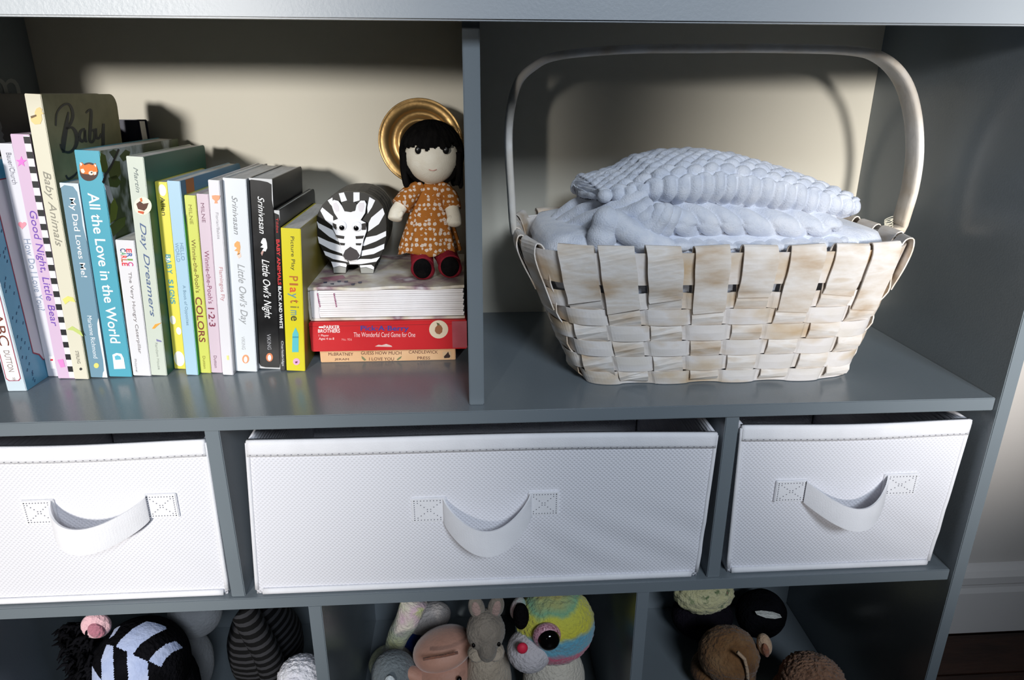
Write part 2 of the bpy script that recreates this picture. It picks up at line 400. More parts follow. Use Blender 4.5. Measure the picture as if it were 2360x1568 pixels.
# ------------------------------------------------------------------ books
def proj(P):
    q = ROT @ (np.array(P) - CAM); return np.array([W_PX/2 + F_PX*q[0]/q[2], H_PX/2 - F_PX*q[1]/q[2]])
class Book:
    def __init__(self, key, label, BL, BR, TL, TR, depth, spine, cover, back=None, pages=PAGES, r=0.0012):
        self.r = r
        a, b = at_z(*BL, 0), at_z(*BR, 0); self.Y = (a[1]+b[1])/2
        t, t2 = at_y(*TL, self.Y), at_y(*TR, self.Y)
        self.lean = math.atan2((t[0]+t2[0]-a[0]-b[0])/2, t[2])
        self.h = t[2]/math.cos(self.lean); self.xl, self.xr = a[0], b[0]
        self.label, self.depth, self.spine, self.cover, self.back, self.pages, self.key = label, depth, spine, cover, back or spine, pages, key
    def make(self):
        self.w = self.xr - self.xl
        L = self.lean
        self.up = np.array([math.sin(L), 0, math.cos(L)]); self.rt = np.array([math.cos(L), 0, -math.sin(L)])
        z0 = 0.0002 if L >= 0 else 0.0002 + self.w*math.sin(-L)
        self.o = np.array([self.xr, self.Y, z0])
        r = self.root = thing('book', self.label, 'book', tuple(self.o), 'picture books standing in a row', rot=(0, L, 0))
        w, h, d, c = self.w, self.h, self.depth, 0.0012
        def bx(n, a, b, m, bev): return MB().box(a, b).build(n, m, r, bevel=bev, local=True)
        self.sp = bx('spine', (-w, 0, 0), (0, c, h), self.spine, 0.0005)
        def leaf(n, x0, x1, d1, z0, z1, m):
            k = self.r; arc = [(math.sin(q), math.cos(q)) for q in np.linspace(0, math.pi/2, 6)]
            yz = [(c, z0), (c, z1)] + [(d1-k+k*a, z1-k+k*b) for a, b in arc] + [(d1-k+k*b, z0+k-k*a) for a, b in arc]
            return MB().prism([(x0, y, z) for y, z in yz], (x1-x0, 0, 0)).build(n, m, r, local=True)
        self.fc = leaf('front_cover', -c, 0, d, 0, h, self.cover)
        leaf('back_cover', -w, -w+c, d, 0, h, self.back)
        leaf('page_block', -w+c, -c, d-0.001, 0.0004, h-0.0007, self.pages)
        return self
    def pt(self, f, z): return self.o + self.up*z + self.rt*(-self.w + f*self.w)
    def zv(self, v):
        lo, hi = -0.02, self.h*1.2
        for _ in range(40):
            m = (lo+hi)/2
            if proj(self.pt(0.5, m))[1] > v: lo = m
            else: hi = m
        return lo
    def text(self, s, v0, v1, f0, f1, col, **kw):
        z0, z1 = self.zv(v0), self.zv(v1)
        if sum(col) > 380 and self.key not in ('dad', 'love', 'on', 'bw'): col = tuple(int(x*0.80) for x in col)
        lettering(s, self.sp, self.pt(f0, z0), -self.up, self.rt, z0-z1, (f1-f0)*self.w, col, **kw)
    def letters(self, s, v0, v1, f0, f1, cols, **kw):
        n = len(s); step = (v1-v0)/n
        for i, ch in enumerate(s):
            if ch == ' ': continue
            H_ = f1-f0; a, b = f0, f1
            if ch in 'aemnorsuc': b = f0 + 0.70*H_
            if ch in 'yg': a, b = f0 - 0.26*H_, f0 + 0.70*H_
            nw = 0.36 if ch in 'Il' else (0.30 if ch == 'i' else (0.6 if ch == 't' else 0.88)); pad = (0.95-nw)/2
            self.text(ch, v0+(i+pad)*step, v0+(i+pad+nw)*step, a, b, cols[i % len(cols)], **kw)
    def art(self, name, px, col, lift=0.0003, parent=None, rough=0.5):
        pts = [at_y(u, v, self.Y - lift) for u, v in px]
        return MB().prism(pts, (0, lift*0.8, 0)).build(name, flat(col, rough), parent or self.sp)
    def fart(self, name, fz, col, lift=0.0003):
        """print from spine fractions (f across, z from 0 to 1 up)"""
        pts = [self.pt(f, z*self.h) + np.array((0, -lift, 0)) for f, z in fz]
        return MB().prism(pts, (0, lift*0.8, 0)).build(name, flat(col), self.sp)
    def cart(self, name, px, col, lift=0.0003):
        """print on the front cover, from pixels"""
        P = self.o + self.rt*lift
        pts = [at_plane(u, v, P, self.rt) for u, v in px]
        return MB().prism(pts, self.rt*-lift*0.8).build(name, flat(col), self.fc)
    def cstroke(self, name, px, wpx, col, lift=0.0003):
        """brush strokes on the front cover: each stroke a list of (u,v,width)"""
        P = self.o + self.rt*lift; mb = MB()
        for stt in px:
            sp = spline(stt, 6); L_, R_ = [], []
            for i, p in enumerate(sp):
                q = sp[min(i+1, len(sp)-1)] - sp[max(i-1, 0)]; n = np.array((-q[1], q[0])); n = n/(np.linalg.norm(n)+1e-9)*p[2]*wpx/2
                L_.append(at_plane(p[0]+n[0], p[1]+n[1], P, self.rt)); R_.append(at_plane(p[0]-n[0], p[1]-n[1], P, self.rt))
            mb.grid([[a, b] for a, b in zip(L_, R_)])
        return mb.build(name, flat(col), self.fc)
def circ(u, v, r, n=20, ry=None): return [(u + r*math.cos(2*math.pi*k/n), v + (ry or r)*math.sin(2*math.pi*k/n)) for k in range(n)]
CREAM = (238, 232, 214); OLIVE = (150, 148, 118)
leafy = mottled('leafy_cover_print', [(70, 88, 40), (60, 74, 48), (196, 206, 214), (112, 122, 60)], 24, 0.4, stretch=(1, 1, 0.7))
BK = {}
def addb(key, *a, **k): BK[key] = Book(key, *a, **k)
P_ = lambda c, r: flat(tuple(int(x*0.92) for x in c), r)
addb('abc', 'large pale blue alphabet picture book pulled forward of the row', (18,903), (62,902), (-118,378), (-70,378), 0.17, P_((222,238,246),0.3), P_((112,192,226),0.3))
addb('how', 'white picture book with pale blue title between the blue and pink books', (108,869), (138,869), (-4,332), (24,331), 0.15, P_((240,240,246),0.3), P_((222,224,232),0.3))
addb('gn', 'pink picture book spine with black and white chequered edge and purple title', (138,872), (171,876), (23,311), (68,311), 0.14, P_((236,206,232),0.3), P_((40,40,44),0.3))
addb('ba', 'tall cream spined picture book with brushed Baby on its olive cover', (173,875), (208,876), (57,218), (98,220), 0.125, P_((242,236,214),0.35), mottled('olive_cover', [(168,164,126),(156,154,118)], 90, 0.5), r=0.012)
addb('dad', 'worn slate blue picture book with white title, edges chipped to white', (210,872), (252,872), (138,424), (185,422), 0.12, P_((128,166,186),0.35), P_((170,190,200),0.35), r=0.006)
addb('love', 'turquoise picture book spine with orange red panda and leafy cover', (254,870), (306,871), (177,349), (226,349), 0.165, P_((96,184,206),0.28), leafy)
addb('cat', 'short white board book with rainbow author name between taller books', (308,868), (349,868), (266,556), (310,556), 0.10, P_((244,243,246),0.35), P_((226,226,226),0.35), r=0.006)
addb('day', 'thick pale sage picture book with blue script title and green cover', (350,867), (403,867), (289,363), (353,367), 0.143, P_((222,230,216),0.3), mottled('teal_cover', [(64,118,100),(52,98,88)], 9, 0.4), r=0.004)
addb('sign', 'slim yellow board book with rounded corner and turquoise capitals', (404,851), (428,853), (358,421), (384,421), 0.125, P_((244,232,92),0.35), P_((244,240,214),0.35), r=0.012)
addb('hello', 'slim pale blue picture book with green edged cover', (430,866), (457,866), (385,419), (415,420), 0.165, P_((188,222,242),0.3), P_((92,150,190),0.35), r=0.006)
addb('col', 'slim lime green picture book with brown capital title', (462,862), (488,861), (423,452), (452,452), 0.14, P_((222,228,108),0.35), P_((208,214,120),0.35))
addb('p123', 'slim mauve pink picture book with numerals on its spine', (488,861), (513,861), (453,449), (480,450), 0.14, P_((226,206,218),0.35), P_((220,204,214),0.35))
addb('fl', 'slim white picture book with pink handwritten title', (514,866), (543,866), (479,417), (512,417), 0.15, P_((242,240,244),0.3), P_((232,230,232),0.3))
addb('od', 'white board book with grey script title beside its black twin', (544,859), (597,858), (514,414), (571,414), 0.125, P_((238,242,246),0.3), P_((214,218,222),0.3), r=0.006)
addb('on', 'black board book with white script title and worn white corners', (598,852), (646,852), (572,414), (629,415), 0.115, mottled('worn_black_print', [(14,14,16),(26,26,28),(46,46,48)], 60, 0.3, stops=[.4,.6,.8]), P_((30,32,38),0.35), r=0.006)
addb('bw', 'very thin black board book with red and white capitals', (647,856), (658,856), (629,486), (647,486), 0.15, P_((14,14,16),0.3), P_((24,24,28),0.35), r=0.008)
addb('play', 'bright yellow board book with turquoise crayon and multicoloured title', (661,857), (703,857), (648,529), (692,530), 0.15, P_((236,222,40),0.3), P_((150,140,60),0.4), r=0.006)
order = ['abc','how','gn','ba','dad','love','cat','day','sign','hello','col','p123','fl','od','on','bw','play']
for i in range(1, len(order)):
    a, b = BK[order[i-1]], BK[order[i]]
    if order[i-1] == 'abc': b.xl = max(b.xl, a.xr + 0.0004); b.xr = max(b.xr, b.xl+0.011)
    for z in (0.0, min(a.h, b.h)*0.99):
        gap = (b.xl + z*math.tan(b.lean)) - (a.xr + z*math.tan(a.lean))
        if gap < 0.0004: a.xr += gap - 0.0004
for k in order: BK[k].make()

b = BK['abc']
RED = (172, 62, 84)
def frame(bk, f0, f1, z0, z1, e, t, col):
    w, h = bk.w, bk.h
    def octo(i):
        a, c, p, q = f0+i/w, f1-i/w, z0+i/h, z1-i/h
        ew, eh = e/w, e/h
        return [(a+ew, p), (c-ew, p), (c, p+eh), (c, q-eh), (c-ew, q), (a+ew, q), (a, q-eh), (a, p+eh)]
    A, B = octo(0), octo(t); n = 8
    for lift, mb in ((0.0003, MB()),):
        pa = [bk.pt(f, z*h)+np.array((0,-lift,0)) for f, z in A]; pb = [bk.pt(f, z*h)+np.array((0,-lift,0)) for f, z in B]
        mb.add(pa+pb, [(i, (i+1) % n, (i+1) % n+n, i+n) for i in range(n)])
        mb.build('border', flat(col), bk.sp)
b.fart('title_panel', [(0.10,0.055),(0.84,0.055),(0.84,0.97),(0.10,0.97)], (240,236,236), 0.00015)
frame(b, 0.08, 0.86, 0.05, 0.975, 0.0022, 0.0006, RED)
b.text('ABC', 722, 797, 0.22, 0.72, (112,52,34)); b.text('DUTTON', 808, 857, 0.32, 0.62, (132,120,116)); b.text('*', 870, 878, 0.4, 0.6, (132,120,116))
# cover inset panel with a red border, and scattered small marks
yv = lambda y: b.o[1]+y
def cpt(bk, y, z, lift): return bk.o + np.array((0, y, 0)) + bk.up*z + bk.rt*lift
def cpoly(bk, name, yz, col, lift=0.0003):
    return MB().prism([cpt(bk, y, z, lift) for y, z in yz], bk.rt*-lift*0.7).build(name, flat(col), bk.fc)
ins = lambda e: [(0.0195+e,0.028+e),(0.027+e,0.0235+e),(0.031+e,0.017+e),(0.15,0.017+e),(0.15,0.18-e),(0.0195+e,0.18-e)]
cpoly(b, 'border', ins(0), RED, 0.0003); cpoly(b, 'title_panel', ins(0.0009), (226,226,232), 0.0005)
mk = MB()
for k in range(60):
    y, z = 0.003+0.015*random.random() + (0.03*random.random() if k % 3 == 0 else 0), 0.003 + 0.19*((k*0.618) % 1)
    if y > 0.018 and z > 0.014: continue
    for q in (0, 1): mk.prism([cpt(b, y+q*0.0008, z+q*0.0012, 0.0003), cpt(b, y+0.0011+q*0.0008, z+0.0007+q*0.0012, 0.0003), cpt(b, y+0.0005+q*0.0008, z+0.0014+q*0.0012, 0.0003)], b.rt*-0.0002)
o = mk.build('printed_sprigs', flat((40,62,104)), b.fc); o['kind'] = 'stuff'
b = BK['how']
b.text('Bauer/Church', 352, 425, 0.40, 0.78, (120,120,132)); b.text('How Do I Love You?', 551, 716, 0.36, 0.86, (176,192,220))
def heart(u, v, s): return [(u + s*0.06*16*math.sin(t)**3, v - s*0.06*(13*math.cos(t)-5*math.cos(2*t)-2*math.cos(3*t)-math.cos(4*t))) for t in np.linspace(0, 2*math.pi, 24, endpoint=False)]
b.art('heart', heart(51,519,10), (240,150,165))
b.art('logo', [(112,822),(125,822),(129,850),(117,850)], (252,252,252)); b.art('logo_mark', [(116,828),(122,828),(122,832),(116,832)], (220,50,70), 0.0005)
b = BK['gn']
nst = 18
for k in range(nst):
    z1 = 0.992 - k*(0.99/nst); z0 = z1 - 0.45/nst
    b.fart('stripe', [(0.68,z0),(1.0,z0),(1.0,z1),(0.68,z1)], (28,28,30), 0.0004)
b.fart('stripe_ground', [(0.68,0.005),(1.0,0.005),(1.0,0.995),(0.68,0.995)], (238,236,240), 0.0002)
b.art('star', [(49+ (13 if k % 2 == 0 else 5.5)*math.sin(k*math.pi/5), 373-(13 if k % 2 == 0 else 5.5)*math.cos(k*math.pi/5)) for k in range(10)], (236,124,212))
b.text('Good Night, Little Bear', 486, 752, 0.10, 0.60, (118,74,180), shear=0.12); b.art('logo', [(132,830),(145,828),(150,846),(140,848)], (232,140,206))
b = BK['ba']
b.text('Baby Animals', 395, 568, 0.18, 0.78, (186,180,164), shear=0.3)
b.text('STERLING', 809, 838, 0.40, 0.62, (140,136,124))
b.art('duckling', [(80,258),(84,250),(91,247),(97,252),(96,258),(101,262),(95,264),(97,275),(93,286),(80,287),(72,280),(70,272),(80,268)], (232,206,140))
b.art('tail_stripe', [(70,268),(83,264),(84,268),(72,273)], (110,84,50), 0.0005)
b.art('chick', [(144,690),(155,683),(168,686),(174,697),(160,694),(150,702)], (226,222,120)); b.art('vine', [(154,760),(166,752),(186,764),(192,776),(184,772),(168,762)], (196,210,120))
b.art('logo_mark', circ(186,851,3.2,10), (50,50,48))
INK = (58, 62, 64)
b.cstroke('baby_lettering', [
    [(129,290,.6),(131,262,.6),(144,244,.7),(158,240,.8),(166,252,1),(168,270,1.1),(161,288,1),(152,297,.8)],
    [(158,258,.5),(153,290,1.5),(147,325,1.8),(146,352,.9)],
    [(152,298,.6),(166,294,.9),(176,308,1.4),(177,328,1.4),(170,344,1.1),(158,351,.9),(144,346,.7),(139,332,.6)],
    [(196,297,.8),(187,302,1),(183,316,1.2),(189,326,1),(195,318,.8),(196,300,.8),(197,322,1.0),(201,327,.7)],
    [(198,261,.5),(210,254,.9),(209,290,1.2),(207,322,1.1),(213,327,.9),(218,318,.9),(217,300,.8),(210,302,.6)],
    [(221,296,.9),(222,316,1.1),(229,318,.9),(234,308,.8)],
    [(239,285,.9),(238,310,1.2),(238,330,1.2),(236,346,1.0)]], 6.2, INK)
b.cstroke('flourish', [[(186,344,.5),(182,356,.6)],[(178,396,.5),(172,404,.9),(158,412,1.0),(152,404,.8)]], 5, INK)
b = BK['dad']
b.text('My Dad Loves Me!', 456, 639, 0.30, 0.72, (242,244,246), bold=0.006); b.text('Marianne Richmond', 728, 826, 0.36, 0.62, (236,240,244))
b.art('sun_dot', circ(222,843,6,14), (226,218,120))
b.fart('worn_edge', [(0.88,0.30),(1,0.33),(1,0.002),(0.70,0.002),(0.78,0.03),(0.86,0.04),(0.90,0.10),(0.84,0.24)], (236,234,230), 0.0002)
b.fart('worn_edge', [(0.0,1),(0.0,0.975),(0.25,0.99),(0.7,0.985),(0.88,0.96),(0.93,0.88),(0.90,0.80),(1,0.72),(1,1)], (214,222,228), 0.0002)
b = BK['love']
b.text('All the Love in the World', 445, 791, 0.28, 0.72, (240,246,248), bold=0.012)
b.art('badge', circ(205,396,21.5,26), (70,44,36), 0.0002)
b.art('fox_head', [(184,392),(183,380),(188,374),(195,381),(205,378),(214,381),(219,376),(223,384),(225,395),(218,404),(206,402),(195,401),(188,400)], (228,118,34), 0.0005)
b.art('cheek', [(186,390),(192,389),(196,396),(192,400),(187,397)], (246,230,214), 0.0007); b.art('muzzle', circ(210,399,6,12,5), (246,230,214), 0.0007); b.art('cheek', [(216,396),(222,396),(222,402),(217,404)], (246,230,214), 0.0007)
b.art('nose', circ(211,398,2,8), (40,24,20), 0.0009); b.art('ear', [(184,374),(190,378),(186,384)], (250,240,232), 0.0007); b.art('ear', [(216,379),(222,380),(221,386)], (250,240,232), 0.0007)
b.art('logo', [(259,818),(268,814),(280,816),(285,826),(289,850),(263,851)], (240,246,248)); b.art('logo_mark', [(264,822),(270,819),(277,822),(279,829),(266,830)], (96,184,206), 0.0005)
# leaves and branches of the cover, each its own printed leaf
for px, c in (([(232,352),(243,358),(249,385),(247,400),(236,396),(231,372)], (92,110,30)), ([(250,392),(262,370),(276,372),(279,400),(264,420),(254,410)], (78,88,34)), ([(250,410),(268,404),(280,420),(270,432),(254,430)], (64,84,26)), ([(256,470),(264,456),(272,478),(268,505),(254,515)], (108,126,36)), ([(252,350),(262,345),(272,350),(262,366)], (62,78,48)), ([(276,360),(290,345),(300,350),(296,366),(284,372)], (80,96,52)), ([(254,520),(274,505),(290,500),(288,520),(262,545)], (80,100,36))):
    b.cart('leaf', px, c)
b.cart('branch', [(273,343),(276,345),(258,385),(246,404),(240,424),(236,420),(243,400),(256,380)], (44,40,44), 0.0005)
b.cart('sky_patch', [(262,352),(270,348),(258,380),(250,372)], (206,214,228), 0.0002); b.cart('sky_patch', [(240,425),(252,430),(262,460),(256,470),(248,450)], (206,210,226), 0.0002)
b = BK['cat']
MC = [(224,44,62),(78,120,200),(70,150,80),(240,150,50),(206,44,130)]
b.letters('ERIC', 573, 614, 0.52, 0.80, [(224,44,62),(78,120,200),(110,160,60),(206,44,130)], bold=0.02)
b.letters('CARLE', 573, 614, 0.20, 0.50, [(44,60,110),(88,160,110),(226,60,50),(240,110,40),(224,44,62)], bold=0.02)
b.text('The Very Hungry Caterpillar', 627, 815, 0.42, 0.64, (128,120,120)); b.text('Philomel', 828, 858, 0.18, 0.30, (196,190,192))
b = BK['day']
b.text('Martin', 386, 444, 0.36, 0.60, (120,130,128), shear=0.3); b.text('Day Dreamers', 514, 730, 0.26, 0.70, (98,124,176), shear=0.3)
b.art('badge', circ(329,475,20.5,24), (232,232,208), 0.0002); b.art('creature', [(314,470),(322,464),(330,470),(342,468),(338,480),(332,486),(318,482)], (84,42,24), 0.0005); b.art('creature_leg', [(322,458),(326,456),(328,464),(324,466)], (214,110,50), 0.0006); b.art('creature_leg', [(318,486),(332,488),(330,494),(318,490)], (206,84,44), 0.0006)
b.art('wheat', [(350,758),(357,748),(372,744),(362,752),(356,758)], (236,164,60)); b.text('Random House', 790, 852, 0.46, 0.62, (204,210,198))
b.art('logo_mark', [(360,782),(372,786),(372,789),(361,787)], (130,128,170))
b = BK['sign']
b.text('Allen', 454, 497, 0.32, 0.66, (60,58,30)); b.letters('BABY SIGNS', 586, 702, 0.26, 0.66, [(96,190,206)], bold=0.02)
for (f, z, r) in ((0.55,0.96,0.3),(0.4,0.61,0.2),(0.3,0.28,0.25),(0.7,0.22,0.22),(0.5,0.06,0.45)):
    b.fart('cloud', [(f+r*math.cos(t), z+r*b.w/b.h*1.6*math.sin(t)) for t in np.linspace(0, 2*math.pi, 14, endpoint=False)], (248,244,222), 0.0002)
b = BK['hello']
b.text('HELLO', 560, 600, 0.52, 0.80, (150,190,220)); b.text('WORLD', 560, 604, 0.14, 0.42, (150,190,220)); b.text('A Book of Opposites', 658, 750, 0.36, 0.66, (150,190,216))
cpoly(b, 'cover_band', [(0.012,0.135),(0.030,0.14),(0.030,0.178),(0.012,0.178)], (186,116,60)); cpoly(b, 'cover_edge', [(0.0,0.0),(0.011,0.0),(0.011,0.12),(0.0,0.15)], (60,170,90), 0.0004)
b = BK['col']
OB = (140,132,50)
b.text('MILNE', 472, 517, 0.32, 0.60, OB); b.text('Winnie-the-Pooh\'s', 552, 675, 0.28, 0.66, (116,92,36)); b.text('COLORS', 685, 789, 0.16, 0.74, (126,52,44), bold=0.01); b.text('Dutton', 821, 850, 0.34, 0.58, OB)
b = BK['p123']
b.text('MILNE', 468, 513, 0.30, 0.58, (158,112,134)); b.text('Winnie-the-Pooh\'s', 578, 700, 0.26, 0.66, (134,66,96)); b.text('1\u00b72\u00b73', 710, 753, 0.16, 0.72, (124,36,66), bold=0.01); b.text('Dutton', 820, 848, 0.32, 0.58, (158,112,134))
b = BK['fl']
b.art('shell', [(488,451),(496,450),(507,451),(506,459),(500,464),(502,469),(494,469),(495,463),(489,458)], (242,160,120))
b.text('Florian/Bakos', 490, 551, 0.46, 0.72, (200,196,204)); b.text('Flamingos Fly', 616, 694, 0.30, 0.74, (238,170,176)); b.art('logo_mark', [(522,820),(527,820),(528,830),(523,830)], (230,224,140))
b = BK['od']
b.text('Srinivasan', 452, 541, 0.34, 0.58, (168,170,174), shear=0.35); b.text('Little Owl\u2019s Day', 609, 748, 0.30, 0.72, (186,188,190), shear=0.35); b.text('VIKING', 776, 806, 0.36, 0.52, (212,214,216))
b.art('fox', [(540,562),(546,556),(552,558),(554,570),(552,586),(546,588),(548,580),(540,578),(546,572),(540,568)], (232,166,98)); b.art('fox_tail', [(546,588),(554,582),(556,592),(550,596)], (240,206,190))
b.art('badge', circ(566,828,8,18,10), (226,156,110)); b.art('penguin', circ(566,829,4,12,7), (248,246,244), 0.0005)
b = BK['on']
b.text('Srinivasan', 453, 539, 0.34, 0.62, (236,236,236), shear=0.35, bold=0.004); b.text('Little Owl\u2019s Night', 598, 734, 0.28, 0.72, (240,240,240), shear=0.35, bold=0.006); b.text('VIKING', 770, 806, 0.44, 0.62, (168,168,172))
b.art('possum', [(602,556),(606,549),(612,550),(615,560),(616,572),(612,580),(604,578),(608,572),(600,570),(606,564),(601,560)], (240,240,238)); b.art('possum_tail', [(604,578),(608,579),(604,590),(601,584)], (190,150,140))
b.art('badge', circ(621,824,8,18,10), (214,128,84)); b.art('penguin', circ(621,825,4,12,7), (240,238,236), 0.0005)
for fz in ([(0,1),(0,0.988),(0.12,0.992),(0.5,0.990),(0.8,0.985),(0.97,0.975),(0.955,0.9),(1,0.86),(1,1)], [(0,0),(1,0),(1,0.03),(0.97,0.008),(0.3,0.007),(0.1,0.012),(0,0.03)]): b.fart('worn_edge', fz, (206,206,206), 0.0002)
b = BK['bw']
b.text('Tildes', 502, 537, 0.28, 0.72, (206,44,44)); b.text('BABY ANIMALS', 552, 657, 0.16, 0.84, (216,40,44), bold=0.02); b.text('BLACK AND WHITE', 660, 757, 0.18, 0.82, (240,240,240), bold=0.02); b.text('Charlesbridge', 786, 844, 0.24, 0.80, (220,220,222))
b.fart('worn_edge', [(0,1),(0,0.985),(0.9,0.975),(1,0.94),(1,1)], (200,200,200), 0.0002)
b = BK['play']
b.text('Picture Play', 545, 623, 0.42, 0.66, (60,58,20)); b.letters('Playtime', 636, 741, 0.34, 0.78, [(226,128,40),(226,128,40),(214,70,40),(130,180,190),(226,128,40),(170,160,60),(130,180,190),(60,60,40)], bold=0.01)
b.art('crayon', [(673,812),(674,770),(681,755),(688,770),(688,812)], (90,190,196)); b.art('crayon_band', [(674,776),(688,776),(688,779),(674,779)], (60,150,170), 0.0005)
b.art('face', circ(683,834,8,16), (226,170,206)); b.art('face_mouth', [(680,834),(686,833),(685,837),(681,838)], (120,50,90), 0.0005)
# books standing further back
nb = thing('book', 'dark navy book standing at the back behind the tall cream book', 'book', (-0.366, 0.238, 0.0))
MB().box((-0.401, 0.2395, 0.001), (-0.332, 0.2545, 0.2205)).build('page_block', PAGES, nb)
MB().box((-0.402, 0.237, 0), (-0.3305, 0.2395, 0.222)).build('front_cover', flat((24,28,52),0.4), nb, bevel=0.0006)
MB().box((-0.402, 0.2545, 0), (-0.3305, 0.257, 0.222)).build('back_cover', flat((24,28,52),0.4), nb, bevel=0.0006)
MB().box((-0.405, 0.237, 0), (-0.402, 0.257, 0.222)).build('spine', flat((24,28,52),0.4), nb, bevel=0.0006)
kb = thing('book', 'tall black book with grey fur picture standing by the side panel', 'book', (-0.422, 0.18, 0.0))
MB().box((-0.4325, 0.113, 0.001), (-0.4120, 0.228, 0.2462)).build('page_block', PAGES, kb)
MB().box((-0.4120, 0.111, 0), (-0.4098, 0.230, 0.2472)).build('front_cover', flat((12,12,13),0.5), kb, bevel=0.0006)
MB().box((-0.4347, 0.111, 0), (-0.4325, 0.230, 0.2472)).build('back_cover', flat((12,12,13),0.5), kb, bevel=0.0006)
MB().box((-0.4347, 0.108, 0), (-0.4098, 0.111, 0.2472)).build('spine', flat((12,12,13),0.5), kb, bevel=0.0006)
fx = [(-4,270),(2,284),(5,294),(3,302),(9,310),(6,318),(12,326),(8,334),(-4,340)]
MB().prism([at_x(u, v, -0.4094) for u, v in fx], (-0.0003, 0, 0)).build('fur_picture', flat((84,86,88),0.7), kb)
# ------------------------------------------------------------------ lying stack: book, card game, thick board book
gs = thing('book', 'small tan storybook lying flat at the bottom of the stack', 'book', (-0.079, 0.18, 0.0))
gx0, gx1, gy0, gy1, gz = -0.1445, -0.0130, 0.117, 0.232, 0.0132
TAN = mottled('tan_cover', [(222,176,130),(232,190,146)], 30, 0.45)
gsp = MB().box((gx0, gy0, 0.0003), (gx1, gy0+0.0015, gz)).build('spine', TAN, gs, bevel=0.0006)
MB().box((gx0, gy0+0.0015, 0.0003), (gx1, gy1, 0.0018)).build('back_cover', TAN, gs); MB().box((gx0, gy0+0.0015, gz-0.0015), (gx1, gy1, gz)).build('front_cover', TAN, gs)
MB().box((gx0+0.001, gy0+0.0015, 0.0018), (gx1-0.001, gy1-0.002, gz-0.0015)).build('page_block', PAGES, gs)
def ftext(s, parent, u0, u1, v0, v1, Y, col, **kw):
    a, b, c = at_y(u0, v1, Y), at_y(u1, v1, Y), at_y(u0, v0, Y)
    lettering(s, parent, a, b-a, c-a, np.linalg.norm(b-a), np.linalg.norm(c-a), col, **kw)
BR_ = (92, 44, 34)
ftext('M\u1d9cBRATNEY' if False else 'McBRATNEY', gsp, 757, 814, 813, 820, gy0, BR_); ftext('JERAM', gsp, 771, 804, 826, 832, gy0, BR_)
ftext('GUESS HOW MUCH', gsp, 832, 925, 810, 817.5, gy0, BR_); ftext('I LOVE YOU', gsp, 851, 908, 824, 831, gy0, BR_)
ftext('CANDLEWICK', gsp, 942, 1009, 808, 815, gy0, BR_); ftext('PRESS', gsp, 962, 991, 822, 828.5, gy0, BR_)
def fart(name, px, col, parent, Y, lift=0.0003): return MB().prism([at_y(u, v, Y-lift) for u, v in px], (0, lift*0.8, 0)).build(name, flat(col), parent)
fart('hare', [(833,821),(838,824),(844,830),(840,832),(834,827)], (128,130,90), gsp, gy0); fart('hare', [(914,829),(920,824),(926,821),(924,826),(917,831)], (128,130,90), gsp, gy0)
fart('logo', [(1020,811),(1040,810),(1041,826),(1021,827)], (214,180,140), gsp, gy0); fart('logo_mark', [(1023,822),(1029,816),(1033,811),(1035,817),(1038,821),(1036,825),(1024,826)], (50,28,22), gsp, gy0, 0.0005)
gm = thing('card_game_box', 'flat red card game box between the tan storybook and the thick book', 'game box', (-0.076, 0.18, gz+0.0002))
rz0, rz1, ry = gz+0.0003, 0.0432, 0.112
REDM = mottled('red_box_print', [(196,34,40),(206,42,46)], 14, 0.32); 
gmb = MB().box((-0.1512, ry, rz0), (-0.0012, 0.225, rz1)).build('box_body', REDM, gm, bevel=0.0009)
MB().box((-0.0155, ry-0.0003, rz0+0.0016), (-0.0013, ry+0.001, rz1-0.001)).build('end_flap', mottled('faded_red_card', [(186,96,104),(170,70,80)], 40, 0.7), gm)
MB().box((-0.1514, ry-0.0002, rz1-0.0040), (-0.0010, ry+0.0008, rz1-0.0036)).build('lid_seam', flat((150,24,30)), gm)
WH = (244, 232, 228)
ftext('PARKER', gmb, 746, 783, 750, 758.5, ry, WH, bold=0.02); ftext('BROTHERS', gmb, 733, 783.5, 759, 767, ry, WH, bold=0.02)
for k in range(3): fart('logo_curl', circ(736.5+k*3.4, 754.5, 2.2, 10), WH, gmb, ry, 0.0003+0.0001*k)
ftext('1 Player', gmb, 735, 758, 771, 777, ry, WH); ftext('Ages 4 to 8', gmb, 735, 770, 778, 785, ry, WH); ftext('No. 956', gmb, 788, 811, 780, 785, ry, (232,170,166))
ftext('Pick\u00b7A\u00b7Berry', gmb, 831, 942, 751, 766, ry, (52,58,140), bold=0.02); ftext('The Wonderful Card Game for One', gmb, 815, 957, 766, 777, ry, (244,206,204))
fart('emblem', circ(1011,759.5,22,26,21), (226,206,176), gmb, ry); fart('emblem_berry', [(1003,756),(1008,750),(1016,750),(1020,757),(1019,766),(1013,771),(1006,769),(1002,763)], (150,96,60), gmb, ry, 0.0006)
fart('emblem_stem', [(1008,750),(1006,744),(1012,746),(1014,750)], (96,96,60), gmb, ry, 0.0007)
fart('worn_patch', [(864,799),(872,795),(880,796),(890,793),(902,797),(904,800)], (222,190,180), gmb, ry)
tb = thing('book', 'thick white paged board book lying on the red card game box', 'book', (-0.076, 0.19, rz1))
tz0, tz1, ty = rz1+0.0005, 0.0765, 0.117
pg = MB(); n = 13
for k in range(n):
    z0 = tz0+0.0028 + (tz1-tz0-0.006)*k/n; dx = 0.0006*math.sin(k*2.1)
    pg.box((-0.1478+dx, ty+0.0004*math.cos(k*1.7), z0), (-0.0040+dx, 0.252, z0+(tz1-tz0-0.006)/n*0.86))
o = pg.build('page_block', mottled('board_pages', [(232,226,224),(242,238,238)], 50, 0.7), tb); o['kind'] = 'stuff'
